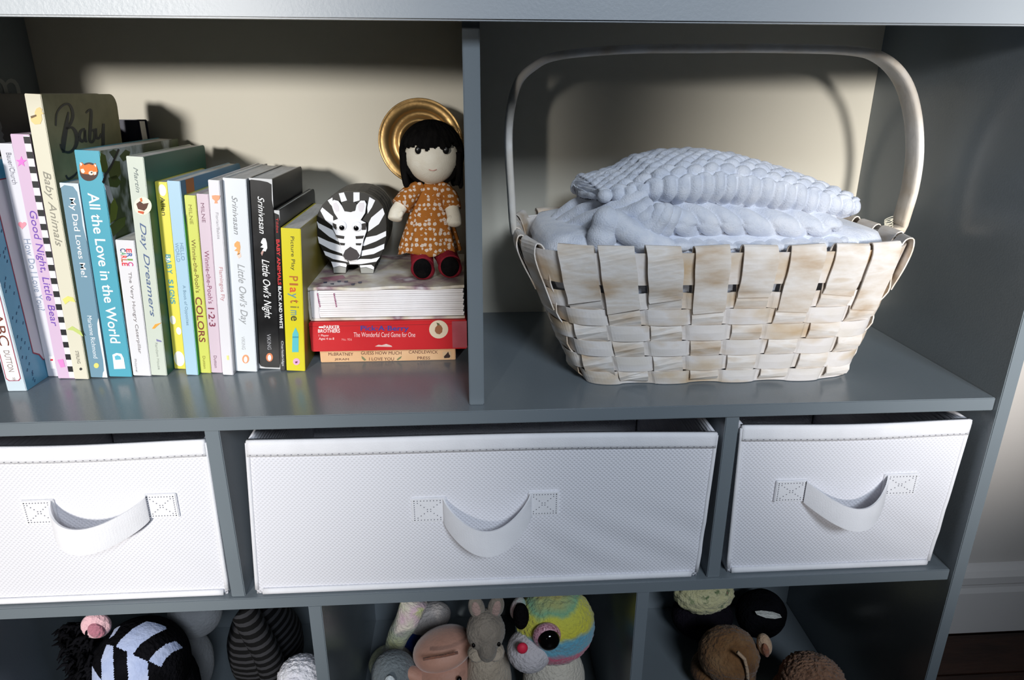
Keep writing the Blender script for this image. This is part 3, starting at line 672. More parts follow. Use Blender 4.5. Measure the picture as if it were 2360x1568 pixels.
WC = mottled('watercolour_cover', [(196,186,190),(226,220,214),(206,196,176),(150,120,130),(214,208,208)], 26, 0.5, stops=[.25,.4,.5,.62,.7])
def wav(s, t): return (-0.1496+0.1466*s, ty-0.0016+0.137*t, tz1-0.0028 + 0.0008*math.sin(s*14)*max(0, 1-t*6))
MB().slab(wav, 40, 12, (0, 0, 0.0027)).build('front_cover', WC, tb)
MB().box((-0.1496, ty-0.001, tz0), (-0.0030, 0.254, tz0+0.0022)).build('back_cover', WC, tb)
MB().box((-0.1512, ty+0.0006, tz0), (-0.1492, 0.254, tz1)).build('spine', WC, tb, bevel=0.0006)
MB().box((-0.1485, ty-0.0008, tz0+0.0022), (-0.1405, ty+0.0028, tz1-0.0030)).build('spine_lining', flat((226,222,224)), tb, bevel=0.0008)
dt = MB()
for k in range(9):
    for uu in (731.5, 769.5):
        p = at_y(uu + k*0.7, 678+k*3.6, ty-0.0012); dt.box((p[0]-0.0005, p[1], p[2]-0.0005), (p[0]+0.0005, p[1]+0.0006, p[2]+0.0005))
o = dt.build('printed_dots', flat((150,60,110)), tb); o['kind'] = 'stuff'
cp = [(735,641),(790,634),(796,640),(770,646)]
MB().prism([at_z(u, v, tz1+0.0003) for u, v in cp], (0,0,-0.0002)).build('printed_shape', flat((164,112,126)), tb)
for k in range(6):
    u, v = 745+k*16, 650+4*math.sin(k*1.9)
    MB().prism([at_z(uu, vv, tz1+0.0003) for uu, vv in ((u,v),(u+9,v-1),(u+8,v+3),(u+1,v+3))], (0,0,-0.0002)).build('printed_mark', flat((70,72,92)), tb)

# ------------------------------------------------------------------ zebra shaped board book
ZY, ZD = 0.166, 0.068
Zz = lambda x, y: (680+x/3.409, 200+y/3.409)
zb = thing('zebra_book', 'zebra shaped board book with googly eyes standing on the thick book', 'book', (-0.112, ZY+ZD/2, tz1))
def zpoly(pts, Y): return [at_y(*Zz(*p), Y) for p in pts]
outl = [(305,1475),(300,1430),(285,1390),(235,1330),(195,1250),(175,1170),(168,1080),(180,1010),(215,940),(270,885),(330,850),(400,838),(480,836),(545,845),(600,868),(650,905),(690,960),(712,1030),(718,1110),(715,1200),(700,1280),(670,1345),(640,1390),(622,1425),(617,1478),(520,1478),(510,1440),(495,1412),(410,1412),(405,1440),(400,1475)]
o0 = zpoly(outl, ZY)
zmin = min(p[2] for p in o0); 
for p in o0: p[2] += (tz1+0.0004) - zmin
npg = 12; pgm = flat((26,26,26), 0.5)
fr = MB().prism(o0, (0, 0.003, 0)).build('front_cover', flat((34,32,28),0.35), zb)
pgs = MB()
for k in range(npg): pgs.prism([p + np.array((0.0003*math.sin(k*2.3), 0.0036+k*(ZD-0.008)/npg, 0)) for p in o0], (0, (ZD-0.008)/npg*0.85, 0))
o = pgs.build('page_block', pgm, zb); o['kind'] = 'stuff'
MB().prism([p + np.array((0, ZD-0.004, 0)) for p in o0], (0, 0.003, 0)).build('back_cover', flat((34,32,28),0.35), zb)
dzz = (tz1+0.0004) - zmin
def zart(name, pts, col, lift, parent=None, rough=0.4):
    P = [at_y(*Zz(*p), ZY) + np.array((0, -lift, dzz)) for p in pts]
    return MB().prism(P, (0, min(lift, 0.0012)*0.9, 0)).build(name, flat(col, rough), parent or fr)
ZW = (240,240,242)
for pts in ([(345,850),(385,842),(410,905),(365,918)], [(460,842),(508,842),(508,905),(460,918)], [(585,878),(630,905),(605,960),(572,1010),(568,960)],
    [(258,905),(295,882),(300,960),(275,932)], [(200,985),(215,960),(300,1030),(302,1110),(240,1060)], [(172,1068),(190,1085),(300,1140),(358,1238),(270,1190),(185,1120)],
    [(180,1188),(260,1225),(365,1260),(378,1325),(280,1290),(190,1240)], [(225,1300),(300,1325),(385,1345),(420,1390),(300,1365),(240,1335)],
    [(580,1080),(600,1040),(690,965),(705,1010),(660,1090),(575,1150)], [(560,1195),(640,1180),(716,1145),(716,1185),(640,1225),(545,1262),(530,1260)],
    [(525,1300),(620,1280),(703,1245),(700,1285),(620,1325),(522,1342)], [(420,1375),(520,1365),(600,1365),(668,1348),(640,1385),(520,1405),(430,1405)]):
    zart('white_stripe', pts, ZW, 0.0004)
for pts in ([(285,1385),(400,1400),(408,1412),(403,1430),(350,1418),(302,1432)], [(510,1415),(600,1410),(622,1428),(620,1448),(560,1428),(514,1432)]): zart('white_stripe', pts, ZW, 0.0004)
for pts in ([(302,1434),(350,1421),(403,1434),(399,1473),(306,1473)], [(514,1435),(560,1431),(620,1450),(616,1476),(521,1476)]): zart('hoof', pts, (150,150,144), 0.0005)
hd = zart('head', [(290,920),(310,897),(345,905),(375,945),(395,985),(475,985),(490,935),(520,903),(552,903),(565,930),(555,1000),(520,1055),(560,1075),(567,1140),(545,1200),(530,1270),(515,1340),(490,1368),(440,1375),(400,1362),(380,1330),(365,1260),(340,1190),(303,1120),(305,1060),(345,1045),(315,1000),(300,960)], ZW, 0.004)
hl = 0.0043
zart('mane', [(372,925),(410,915),(460,915),(490,925),(480,978),(445,992),(395,985)], (30,28,24), hl, hd)
zart('muzzle', [(382,1330),(400,1290),(440,1262),(490,1290),(515,1330),(495,1362),(440,1373),(400,1360)], (62,56,58), hl, hd)
for pts in ([(322,1168),(395,1180),(390,1202),(345,1195)], [(480,1180),(548,1175),(538,1198),(485,1202)], [(355,1230),(400,1235),(395,1252),(365,1250)], [(482,1235),(528,1235),(520,1252),(485,1250)], [(302,1075),(335,1090),(332,1132),(308,1112)], [(530,1082),(564,1076),(562,1130),(530,1132)]): zart('cheek_stripe', pts, (34,30,28), hl, hd)
for ear in ([(305,925),(330,915),(350,945),(352,985),(330,990),(312,960)], [(510,920),(545,918),(550,950),(535,990),(510,985),(500,950)]): zart('inner_ear', ear, (226,220,224), hl, hd)
for (x, y), (px, py) in (((372,1098),(376,1110)), ((492,1103),(488,1114))):
    c = at_y(*Zz(x, y), ZY) + np.array((0,-hl-0.0004,dzz)); e = MB().ell(c, (0.0050,0.0016,0.0050), nu=24, nv=14).build('googly_eye', flat((244,244,246),0.12), hd, smooth=True)
    c = at_y(*Zz(px, py), ZY) + np.array((0,-hl-0.0017,dzz)); MB().ell(c, (0.0026,0.0006,0.0026), nu=18, nv=10).build('pupil', flat((10,10,12),0.15), e, smooth=True)

# ------------------------------------------------------------------ rag doll
doll = thing('rag_doll', 'rag doll with black hair and orange flowered dress sitting on the thick book', 'doll', (-0.036, 0.165, tz1))
CLOTH = mottled('cream_muslin', [(226,216,196),(234,226,208)], 120, 0.9, 0.25, 900, spec=0.1)
YARN = mottled('black_yarn', [(10,9,9),(22,20,19)], 200, 0.95, 0.6, 500, spec=0.08, stretch=(1,1,0.15))
RED_CORD = mottled('dark_red_felt', [(120,28,40),(140,38,50)], 60, 0.9, 0.3, 500, spec=0.1)
BLACK_FELT = mottled('black_felt', [(12,11,12),(22,20,20)], 150, 0.95, 0.4, 600, spec=0.05)
def flower_mat():
    m, nt, b, _ = base_mat('orange_flower_print', (150,92,40), 0.9, 0.1)
    tc = N(nt, 'ShaderNodeTexCoord'); vo = N(nt, 'ShaderNodeTexVoronoi', Scale=215.0, Randomness=0.5)
    v2 = N(nt, 'ShaderNodeTexVoronoi', Scale=760.0)
    for v in (vo, v2): nt.links.new(tc.outputs['Object'], v.inputs['Vector'])
    ad = N(nt, 'ShaderNodeMath', operation='MULTIPLY_ADD'); ad.inputs[1].default_value = 0.22
    nt.links.new(v2.outputs['Distance'], ad.inputs[0]); nt.links.new(vo.outputs['Distance'], ad.inputs[2])
    cr = N(nt, 'ShaderNodeValToRGB'); cr.color_ramp.interpolation = 'CONSTANT'; el = cr.color_ramp.elements
    el[0].color = srgb((70,66,110)); el[1].position = 0.14; el[1].color = srgb((206,188,172))
    e = el.new(0.50); e.color = srgb((158,96,40))
    nt.links.new(ad.outputs[0], cr.inputs[0]); nt.links.new(cr.outputs[0], b.inputs['Base Color'])
    return m
DRESS = flower_mat()
HC = Vector((-0.0315, 0.163, 0.1935))
head = MB().ell(HC, (0.0262,0.0235,0.0262), nu=40, nv=28, fn=lambda d: 1.0 + 0.05*max(0, -d.z)*(1-abs(d.x))).build('head', CLOTH, doll, smooth=True)
def hair_fn(d):
    ang = math.atan2(d.x, -d.y)
    bang = 0.20 + 0.05*math.sin(ang*9) + 0.04*math.sin(ang*23+1)
    face = (d.y < 0.25) and d.z < bang + 0.10*abs(ang) and abs(ang) < 1.12 + 0.05*math.sin(d.z*14)
    return 0.90 if face else 1.13 + 0.015*math.sin(ang*31)
MB().ell(HC + Vector((0, 0.001, 0.0010)), (0.0272,0.0245,0.0272), nu=120, nv=80, fn=hair_fn).build('hair', YARN, doll, smooth=True)
hb = MB()
for k in range(30):
    a = R(68 + (360-136)*k/29)
    p0 = HC + Vector((0.0275*math.sin(a), -0.0245*math.cos(a), 0.003))
    p1 = p0 + Vector((0.001*math.sin(k*3), 0.001, -0.018)); p2 = p1 + Vector((-0.002*math.sin(a)+0.001*math.sin(k*5), 0, -0.013 - 0.004*abs(math.sin(k*2.2))))
    if p0.x > -0.0055: p0.x = p1.x = p2.x = -0.0048
    hb.tube(spline([p0,p1,p2], 4), [0.0030]*4+[0.0027]*4+[0.0014], 7)
hb.build('hair_strands', YARN, doll, smooth=True)
for sx, ex in ((-1, 963.5), (1, 1027.5)):
    e = at_y(ex, 346, HC.y-0.0215); MB().ell((e[0], HC.y-0.0222, e[2]), (0.0029,0.0014,0.0036), nu=16, nv=10).build('eye', flat((14,12,12),0.3), doll, smooth=True)
MB().tube([tuple(at_y(988+k*3.0, 391+ (2.6*math.sin(math.pi*k/6)), HC.y-0.0232) + np.array((0,0.0012,0))) for k in range(7)], 0.00035, 6).build('mouth', flat((196,140,130)), doll)
# dress with pleats, a wide hem and two sleeves
NK = Vector((-0.0335, 0.166, 0.1680))
rows = []
for j in range(22):
    t = j/21; z = NK.z - 0.067*t
    rx = interp([(0,0.009),(0.12,0.015),(0.3,0.0185),(0.6,0.0225),(0.85,0.0275),(1,0.0300)], t); ry_ = rx*0.66
    row = []
    for k in range(64):
        a = 2*math.pi*k/64; f = 1 + 0.07*t*math.sin(a*9+1) + 0.03*t*math.sin(a*17)
        x = NK.x + rx*f*math.cos(a) - 0.004*t; row.append((min(x, -0.0036), NK.y - 0.014*t*0.5 + ry_*f*math.sin(a), z + 0.002*t*math.sin(a*5)))
    rows.append(row)
dr = MB().grid(rows, wv=True); o_ = len(dr.v)
dr.f.append(tuple(range(63, -1, -1))); dr.f.append(tuple(range(21*64, 22*64)))
dress = dr.build('dress', DRESS, doll, smooth=True)
for (pts, rr) in (([(-0.0425,0.164,0.1640),(-0.0540,0.157,0.1560),(-0.0620,0.150,0.1465)], [0.0065,0.0092,0.0098]), ([(-0.0245,0.164,0.1640),(-0.0160,0.156,0.1545),(-0.0132,0.149,0.1440)], [0.0065,0.0088,0.0090])):
    sp = spline(pts, 6); MB().tube(sp, [float(np.interp(i/(len(sp)-1), (0,.5,1), rr)) for i in range(len(sp))], 16).build('sleeve', DRESS, dress, smooth=True)
for pts in ([(-0.0600,0.151,0.149),(-0.0660,0.146,0.1415),(-0.0680,0.142,0.134)], [(-0.0140,0.150,0.1460),(-0.0115,0.144,0.1375),(-0.0110,0.139,0.1290)]):
    sp = spline(pts, 8); n = len(sp)
    a = MB().tube(sp, [0.0068]*(n-3)+[0.0064,0.0050,0.0022], 16).build('arm', CLOTH, doll, smooth=True)
    q = Vector(sp[-7]); MB().ell(q + Vector((0.0045 if pts[0][0] < -0.04 else -0.0045, -0.004, 0.0005)), (0.0026,0.0026,0.0042), rot=(0, 0.5, 0)).build('thumb', CLOTH, a, smooth=True)
MB().ell((NK.x, NK.y, 0.1685), (0.0085,0.008,0.005)).build('neck', CLOTH, doll, smooth=True)
for (kx, fx_, fz) in ((-0.046, -0.0430, 0.0865), (-0.024, -0.0165, 0.0880)):
    sp = spline([(kx, 0.168, 0.098), (kx*0.5+fx_*0.5, 0.155, 0.0960), (fx_, 0.140, fz+0.003)], 8); n = len(sp)
    lg = MB().tube(sp, [0.0110]*n, 16).build('leg', RED_CORD, doll, smooth=True)
    bt = MB().ell((fx_, 0.1385, fz+0.0005), (0.0118,0.0085,0.0100), rot=(0, 0.2, 0)).build('boot', RED_CORD, doll, smooth=True)
    MB().ell((fx_, 0.1325, fz+0.0030), (0.0088,0.0048,0.0098)).build('boot_sole', BLACK_FELT, bt, smooth=True)
# round golden hat hanging behind the head
gold = base_mat('crinkled_gold_straw', (190,154,100), 0.38, 0.5, 0.8)
gm_, nt, bs, _ = gold
no = N(nt, 'ShaderNodeTexNoise', Scale=70.0, Detail=5); bp = N(nt, 'ShaderNodeBump', Strength=0.35, Distance=0.002); tcn = N(nt, 'ShaderNodeTexCoord')
nt.links.new(tcn.outputs['Object'], no.inputs['Vector']); nt.links.new(no.outputs['Fac'], bp.inputs['Height']); nt.links.new(bp.outputs[0], bs.inputs['Normal'])
hp = at_y(973, 328, 0.205)
prof = [(0.0001,-0.006),(0.014,-0.006),(0.0175,-0.004),(0.019,0.002),(0.0225,0.003),(0.0245,0.0),(0.029,-0.001),(0.031,0.001),(0.0328,0.0045),(0.0390,0.0050),(0.0408,0.0042),(0.0418,0.0055),(0.0424,0.0032),(0.0408,0.002),(0.0390,0.0030),(0.0338,0.0025),(0.0320,-0.001),(0.029,-0.0030),(0.0238,-0.0018),(0.018,-0.006),(0.014,-0.008),(0.0001,-0.008)]
hm = (Matrix.Rotation(R(8), 3, 'Z') @ Matrix.Rotation(R(90-10), 3, 'X'))
MB().lathe(prof, (min(hp[0], -0.0440), hp[1], hp[2]), n=72, m=hm).build('hat', gm_, doll, smooth=True, label='round ridged golden hat behind the head')
MB().tube(spline([(-0.0335,0.176,0.172),(-0.036,0.190,0.176),(hp[0],0.204,hp[2]-0.02)], 6), 0.0012, 6).build('hat_cord', gm_, doll)
# ------------------------------------------------------------------ splint basket
BX, BY, BZ = 0.226, 0.132, 0.0
bsk = thing('basket', 'whitewashed woven splint basket with tall hoop handle', 'basket', (BX, BY, 0.0))
SPLINT = mottled('whitewashed_splint', [(196,170,140),(222,210,196),(236,230,224),(214,198,178)], 22, 0.7, 0.35, 120, stretch=(1,1,3.0), stops=[.28,.44,.58,.72], bdist=0.0008)
HSPLINT = mottled('whitewashed_weaver', [(206,176,136),(220,204,184),(236,230,226),(228,220,210)], 16, 0.7, 0.35, 120, stretch=(1,1,2.0), stops=[.3,.42,.54,.7], bdist=0.0008)
HT = 0.122
def sup(a, b, n, th):
    c, s = math.cos(th), math.sin(th)
    k = (abs(c/a)**n + abs(s/b)**n)**(-1/n); return k*c, k*s
def wall(th, z):
    """point of the basket wall at direction th and height z, before weaving offsets"""
    t = max(0.0, min(1.2, z/HT)); e = t**0.85
    x0, y0 = sup(0.1260, 0.0800, 9, th); x1, y1 = sup(0.1740, 0.1040, 4.5, th)
    cx, cy = 0.2295+(0.2240-0.2295)*e, 0.1280+(0.1370-0.1280)*e
    return np.array((cx + x0+(x1-x0)*e, cy + y0+(y1-y0)*e, z))
def outn(th, z):
    d = 0.002; p, q = wall(th-d, z), wall(th+d, z); t = q-p; n = np.array((t[1], -t[0], 0)); n /= np.linalg.norm(n); return n
# stake directions, even spacing along the front and back and along the two ends
stakes = []
def th_of(x, y): return math.atan2(y, x)
for k in range(8):
    f = (k+0.5)/8*2-1; stakes.append(('f', th_of(f*0.162, -0.1035)))
for k in range(5):
    f = (k+0.5)/5*2-1; stakes.append(('r', th_of(0.1735, f*0.094)))
for k in range(8):
    f = 1-(k+0.5)/8*2; stakes.append(('b', th_of(f*0.162, 0.1035)))
for k in range(5):
    f = 1-(k+0.5)/5*2; stakes.append(('l', th_of(-0.1735, f*0.094)))
ths = [t % (2*math.pi) for _, t in stakes]
idx = sorted(range(len(ths)), key=lambda i: ths[i]); ths_s = [ths[i] for i in idx]; NS = len(ths_s)
def phase(th):
    th %= 2*math.pi
    for i in range(NS):
        a = ths_s[i]; b = ths_s[(i+1) % NS] + (2*math.pi if i == NS-1 else 0)
        if th < ths_s[0]: th += 2*math.pi
        if a <= th <= b: return i + (th-a)/(b-a)
    return 0.0
rows_z = [0.0070, 0.0215, 0.0365, 0.0515, 0.0665, 0.0815]
AMP = 0.0024
for j, zc in enumerate(rows_z):
    hgt = 0.0150 if j else 0.0130
    P = []; M_ = 400
    for k in range(M_):
        th = 2*math.pi*k/M_; ph = phase(th)
        s = math.cos(math.pi*(ph + j)); s = math.copysign(abs(s)**0.55, s)
        n = outn(th, zc); row = []
        for dz in (-0.5, 0.5):
            row.append((dz, 1)); 
        lo, hi = wall(th, max(0.0004, zc-hgt/2*0.98)), wall(th, zc+hgt/2*0.98)
        bow = 0.0006*s
        P.append([lo + n*(s*AMP-0.0005), (lo+hi)/2 + n*(s*AMP-0.0005+bow), hi + n*(s*AMP-0.0005), hi + n*(s*AMP+0.0005), (lo+hi)/2 + n*(s*AMP+0.0005+bow), lo + n*(s*AMP+0.0005)])
    MB().grid(P, wu=True, wv=True).build('weaver', HSPLINT, bsk, smooth=False)
# rim: one wide splint outside and one inside
for off, z0, z1, nm in ((0.0012, 0.0965, 0.1245, 'rim_splint'), (-0.0030, 0.0985, 0.1235, 'rim_splint')):
    P = []
    for k in range(300):
        th = 2*math.pi*k/300; n = outn(th, 0.11); lo, hi = wall(th, z0), wall(th, z1)
        P.append([lo+n*(off-0.0007), hi+n*(off-0.0007), hi+n*(off+0.0007), lo+n*(off+0.0007)])
    MB().grid(P, wu=True, wv=True).build(nm, HSPLINT, bsk)
# stakes: rise from the base, weave through the rows and fold over the rim
order_i = {i: r for r, i in enumerate(idx)}
for i, (side, th) in enumerate(stakes):
    r = order_i[i]; pts = []; n = outn(th, 0.06)
    tang = np.array((-n[1], n[0], 0))
    wdt = 0.0296 if side in 'fb' else 0.0280
    pts.append(wall(th, 0.0012) - n*0.055); pts.append(wall(th, 0.0012) - n*0.012)
    for j, zc in enumerate(rows_z):
        s = -math.cos(math.pi*(r + j)); pts.append(wall(th, zc) + n*(s*AMP*0.9))
    up_out = (r % 2 == 0)
    pts.append(wall(th, 0.094) - n*0.0008); pts.append(wall(th, 0.112) - n*0.0048); pts.append(wall(th, 0.124) - n*0.0048)
    top = wall(th, 0.1285)
    pts += [top - n*0.0025 + np.array((0,0,0.0010)), top + n*0.0022 + np.array((0,0,0.0008))]
    endz = 0.083 if r % 2 == 0 else 0.0715
    endz = endz + random.uniform(-0.003, 0.003)
    bulge = random.uniform(0.0, 0.0022)
    pts += [wall(th, 0.1200) + n*(0.0046+bulge), wall(th, 0.106) + n*(0.0050+bulge), wall(th, 0.094) + n*(0.0046+bulge*0.5), wall(th, endz+0.004) + n*0.0040, wall(th, endz) + n*0.0038]
    sp = spline(pts, 3)
    tilt = random.uniform(-0.06, 0.06)
    tw = tang + np.array((0,0,tilt))
    wl = [wdt*(1.0 + 0.02*math.sin(q*0.9+i)) * (0.84 + 0.16*min(1.0, p[2]/0.11)) for q, p in enumerate(sp)]
    MB().ribbon(sp, tuple(tw), wl, 0.0011).build('stake', SPLINT, bsk, smooth=False)
# woven base
for k in range(5):
    y = 0.066+k*0.031; MB().box((0.112, y, 0.0010), (0.346, y+0.024, 0.0022)).build('base_splint', HSPLINT, bsk)
# hoop handle
HWOOD = mottled('whitewashed_hoop', [(206,188,164),(224,216,204),(236,232,226)], 18, 0.65, 0.3, 90, stretch=(1.5,1,1), stops=[.3,.45,.62])
hpx = [(1210,640),(1190,600),(1178,450),(1172,300),(1190,200),(1228,155),(1290,128),(1450,114),(1640,112),(1800,112),(1960,117),(2030,135),(2078,185),(2102,260),(2108,350),(2098,430),(2080,495),(2060,560),(2035,640)]
HY = 0.134
hpts = spline([at_y(u, v, HY) for u, v in hpx], 6)
hpts[0] = hpts[0]
for p in hpts:
    if p[2] < 0.12:
        w_ = wall(math.pi if p[0] < BX else 0, max(0.05, p[2])); p[0] = w_[0] + (0.0075 if p[0] < BX else -0.0075)
wid = [0.021 + 0.004*math.sin(i/len(hpts)*math.pi) for i in range(len(hpts))]
rows = []
for i, p in enumerate(hpts):
    t = np.array(hpts[min(i+1, len(hpts)-1)]) - np.array(hpts[max(i-1, 0)]); t[1] = 0; t /= np.linalg.norm(t); nn = np.array((-t[2], 0, t[0])); ww = np.array((0, 1, 0)); a, b_ = wid[i]/2, 0.0036
    rows.append([p + ww*a*math.copysign(abs(math.cos(q))**0.5, math.cos(q)) + nn*b_*math.copysign(abs(math.sin(q))**0.6, math.sin(q)) for q in np.linspace(0, 2*math.pi, 16, endpoint=False)])
hm_ = MB().grid(rows, wv=True); hm_.f.append(tuple(range(16))); hm_.f.append(tuple((len(rows)-1)*16+k for k in reversed(range(16))))
hm_.build('handle', HWOOD, bsk, smooth=True)
lash = MB()
for k in range(5): lash.tube([tuple(at_y(2048+10*math.cos(a*1.3+k), 505+k*5+6*math.sin(a+k), 0.118) ) for a in np.linspace(0, 5, 10)], 0.0004, 5)
lash.build('binding_thread', flat((206,200,180),0.9), bsk)

# ------------------------------------------------------------------ chunky knit blanket
YARN_W = mottled('soft_white_chenille', [(208,214,228),(220,225,236),(230,233,241)], 80, 0.95, 0.7, 700, spec=0.05, sheen=0.4, bdist=0.001)
bl = thing('blanket', 'folded chunky knit pale blue white blanket in the basket', 'blanket', (0.225, 0.135, 0.004))
def knit(u, v, a=0.0140, b=0.0100):
    row = math.floor(v/b); uu = u/a + 0.5*(row % 2); du = 2*((uu % 1)-0.5); dv = 2*((v/b % 1)-0.5)
    q = 1 - 0.85*du*du - 0.85*dv*dv + 0.35*du*dv*(1 if row % 2 else -1); return math.sqrt(max(0.0, q))
def cords(u, v, p=0.012, ang=1.1, wob=0.002):
    w = ((u*math.cos(ang) + v*math.sin(ang) + wob*math.sin(u*60+v*45))/p) % 1; return math.sqrt(max(0, 1-(2*w-1)**2))
def beads(u, v, p=0.0115):
    w = (u/p + 0.06*math.sin(u*90)) % 1; return math.sqrt(max(0, 1-(2*w-1)**2*0.95))
def fold(name, top, bot, Yt, Yc, yf, yb, fn, amp, nx=230, na=120, sq=0.62, back_up=0.0, endk=2.2):
    t3 = [at_y(u, v, Yt) for u, v in top]; b3 = [at_y(u, v, Yc) for u, v in bot]
    tx = [(p[0], p[2]) for p in t3]; bx_ = [(p[0], p[2]) for p in b3]
    xa, xb = max(tx[0][0], bx_[0][0]), min(tx[-1][0], bx_[-1][0])
    xs = xa + (xb-xa)*(0.5-0.5*np.cos(np.linspace(0.02, math.pi-0.02, nx)))
    G = np.zeros((nx, na, 3))
    for i, x in enumerate(xs):
        f = (x-xa)/(xb-xa); ends = min(1.0, (math.sin(math.pi*f)*endk))**0.5
        zt, zb_ = interp(tx, x), interp(bx_, x); zm, hz = (zt+zb_)/2, max(0.0015, (zt-zb_)/2)*max(0.12, ends)
        y0, y1 = yf(f), yb(f); ym, hy = (y0+y1)/2, (y1-y0)/2*max(0.25, ends)
        for j in range(na):
            a = 2*math.pi*j/na; c, s = math.cos(a), math.sin(a)
            yy = ym - hy*math.copysign(abs(c)**sq, c)
            G[i, j] = (x, yy, zm + hz*math.copysign(abs(s)**sq, s) + back_up*(yy-y0))
    du = np.gradient(G, axis=0); dv = np.roll(G, -1, 1) - np.roll(G, 1, 1)
    nrm = np.cross(du, dv); nrm /= (np.linalg.norm(nrm, axis=2, keepdims=True)+1e-12)
    ctr = G.mean(axis=1, keepdims=True)
    if np.sum((G-ctr)*nrm) < 0: nrm = -nrm
    seg = np.linalg.norm(np.roll(G, -1, 1)-G, axis=2); arc = np.cumsum(seg, axis=1) - seg
    for i in range(nx):
        for j in range(na):
            x, y, z = G[i, j]
            G[i, j] += nrm[i, j]*(fn(x, arc[i, j], 2*math.pi*j/na)*amp + 0.0008*wobble(x, y, z, 160) + 0.002*wobble(x, y, z, 40))
    mb = MB().grid([[tuple(p) for p in r] for r in G], wv=True)
    mb.f.append(tuple(range(na))); mb.f.append(tuple((nx-1)*na+k for k in reversed(range(na))))
    return mb.build(name, YARN_W, bl, smooth=True)
# lowest folds filling the basket (stay inside the rim)
def inner(z): return 0.0
G0 = MB()
rows = []
for j in range(26):
    z = 0.004 + 0.128*j/25; sc = 0.90 if j else 0.7
    row = []
    for k in range(160):
        th = 2*math.pi*k/160; p = wall(th, min(z, HT)); n = outn(th, 0.06)
        q = p - n*(0.0105 + (0.012*max(0, (j-19)/6)**2) + 0.0012*math.sin(z*520)); row.append((q[0], q[1], z))
    rows.append(row)
ce = np.mean(np.array(rows[-1]), axis=0)
for f in (0.9, 0.7, 0.45, 0.2, 0.02):
    rows.append([tuple(ce + (np.array(p)-ce)*f + np.array((0, 0, 0.012*(1-f*f) + 0.0015*beads(p[0]*f, 0)))) for p in rows[25]])
G0.grid(rows, wv=True); G0.f.append(tuple(range(160)))
G0.build('fold', YARN_W, bl, smooth=True)
fold('fold', [(1480,566),(1545,556),(1640,553),(1760,540),(1870,540),(1940,528),(1990,522),(2030,535),(2058,556)], [(1480,590),(1545,592),(1700,598),(1900,598),(2000,590),(2058,575)], 0.11, 0.06,
     lambda f: 0.052, lambda f: 0.20, lambda u, v, a: beads(u, v, 0.017), 0.0028, sq=0.7)
fold('fold', [(1430,560),(1500,546),(1600,546),(1700,548),(1850,545),(1960,538),(2010,548)], [(1430,578),(1500,572),(1600,572),(1700,576),(1850,574),(1960,566),(2010,556)], 0.075, 0.052,
     lambda f: 0.046, lambda f: 0.19, lambda u, v, a: beads(u, v, 0.0135), 0.0028, sq=0.8)
fold('fold', [(1420,500),(1490,462),(1560,462),(1700,470),(1850,488),(1930,498),(1962,506)], [(1420,535),(1490,545),(1555,549),(1660,543),(1740,548),(1850,540),(1935,530),(1962,518)], 0.10, 0.06,
     lambda f: 0.056, lambda f: 0.19, lambda u, v, a: cords(u, v, 0.0160, 0.75), 0.0058, nx=260, na=160, sq=0.75, endk=4)
fold('fold', [(1326,446),(1360,420),(1420,398),(1470,371),(1530,361),(1600,356),(1680,364),(1760,388),(1840,418),(1900,433),(1955,447),(2000,470)], [(1326,452),(1400,462),(1480,470),(1560,478),(1650,476),(1720,486),(1800,496),(1900,502),(1970,498),(1996,484)], 0.155, 0.07,
     lambda f: 0.064 + 0.06*max(0, 0.28-f), lambda f: 0.205, lambda u, v, a: (beads(u, v, 0.0105)*0.75 if (a < 0.30 or a > 5.7) else knit(u, v)), 0.0062, nx=330, na=230, sq=0.78, endk=6)
# loose cords of the left side and the pointed fold
def cord(px, Y, r, name='yarn_cord'):
    pts = spline([at_y(u, v, y) for (u, v), y in zip(px, Y)], 8); n = len(pts)
    MB().tube(pts, [r*(1+0.05*math.sin(i*0.9))*(0.5+0.5*min(1, 4*min(i, n-1-i)/n+0.25)) for i in range(n)], 14).build(name, YARN_W, bl, smooth=True)
for k, (px, Y, r) in enumerate([
    ([(1492,446),(1455,462),(1405,487),(1345,512),(1285,538)], [0.07,0.072,0.08,0.10,0.12], 0.0075),
    ([(1500,462),(1470,486),(1420,503),(1365,528),(1310,556)], [0.06,0.06,0.07,0.085,0.10], 0.0075),
    ([(1506,478),(1490,500),(1450,515),(1400,540),(1350,566)], [0.056,0.055,0.062,0.07,0.085], 0.0072),
    ([(1440,456),(1390,470),(1340,490),(1285,518)], [0.09,0.10,0.115,0.135], 0.0075),
    ([(1420,450),(1370,455),(1320,480),(1275,510)], [0.12,0.13,0.14,0.155], 0.0075),
    ([(1522,470),(1515,495),(1490,518),(1462,528)], [0.054,0.052,0.054,0.06], 0.0065),
    ([(1540,472),(1530,500),(1512,525),(1500,545)], [0.054,0.050,0.052,0.058], 0.0065),
    ([(1560,480),(1548,505),(1535,530),(1522,548)], [0.056,0.051,0.053,0.058], 0.006)]): cord(px, Y, r)
cord([(1378,588),(1386,550),(1398,512),(1410,496)], [0.062,0.058,0.058,0.062], 0.0125, 'pointed_fold')
cord([(1406,496),(1440,528),(1490,558),(1548,574)], [0.062,0.054,0.052,0.052], 0.0110, 'pointed_fold')

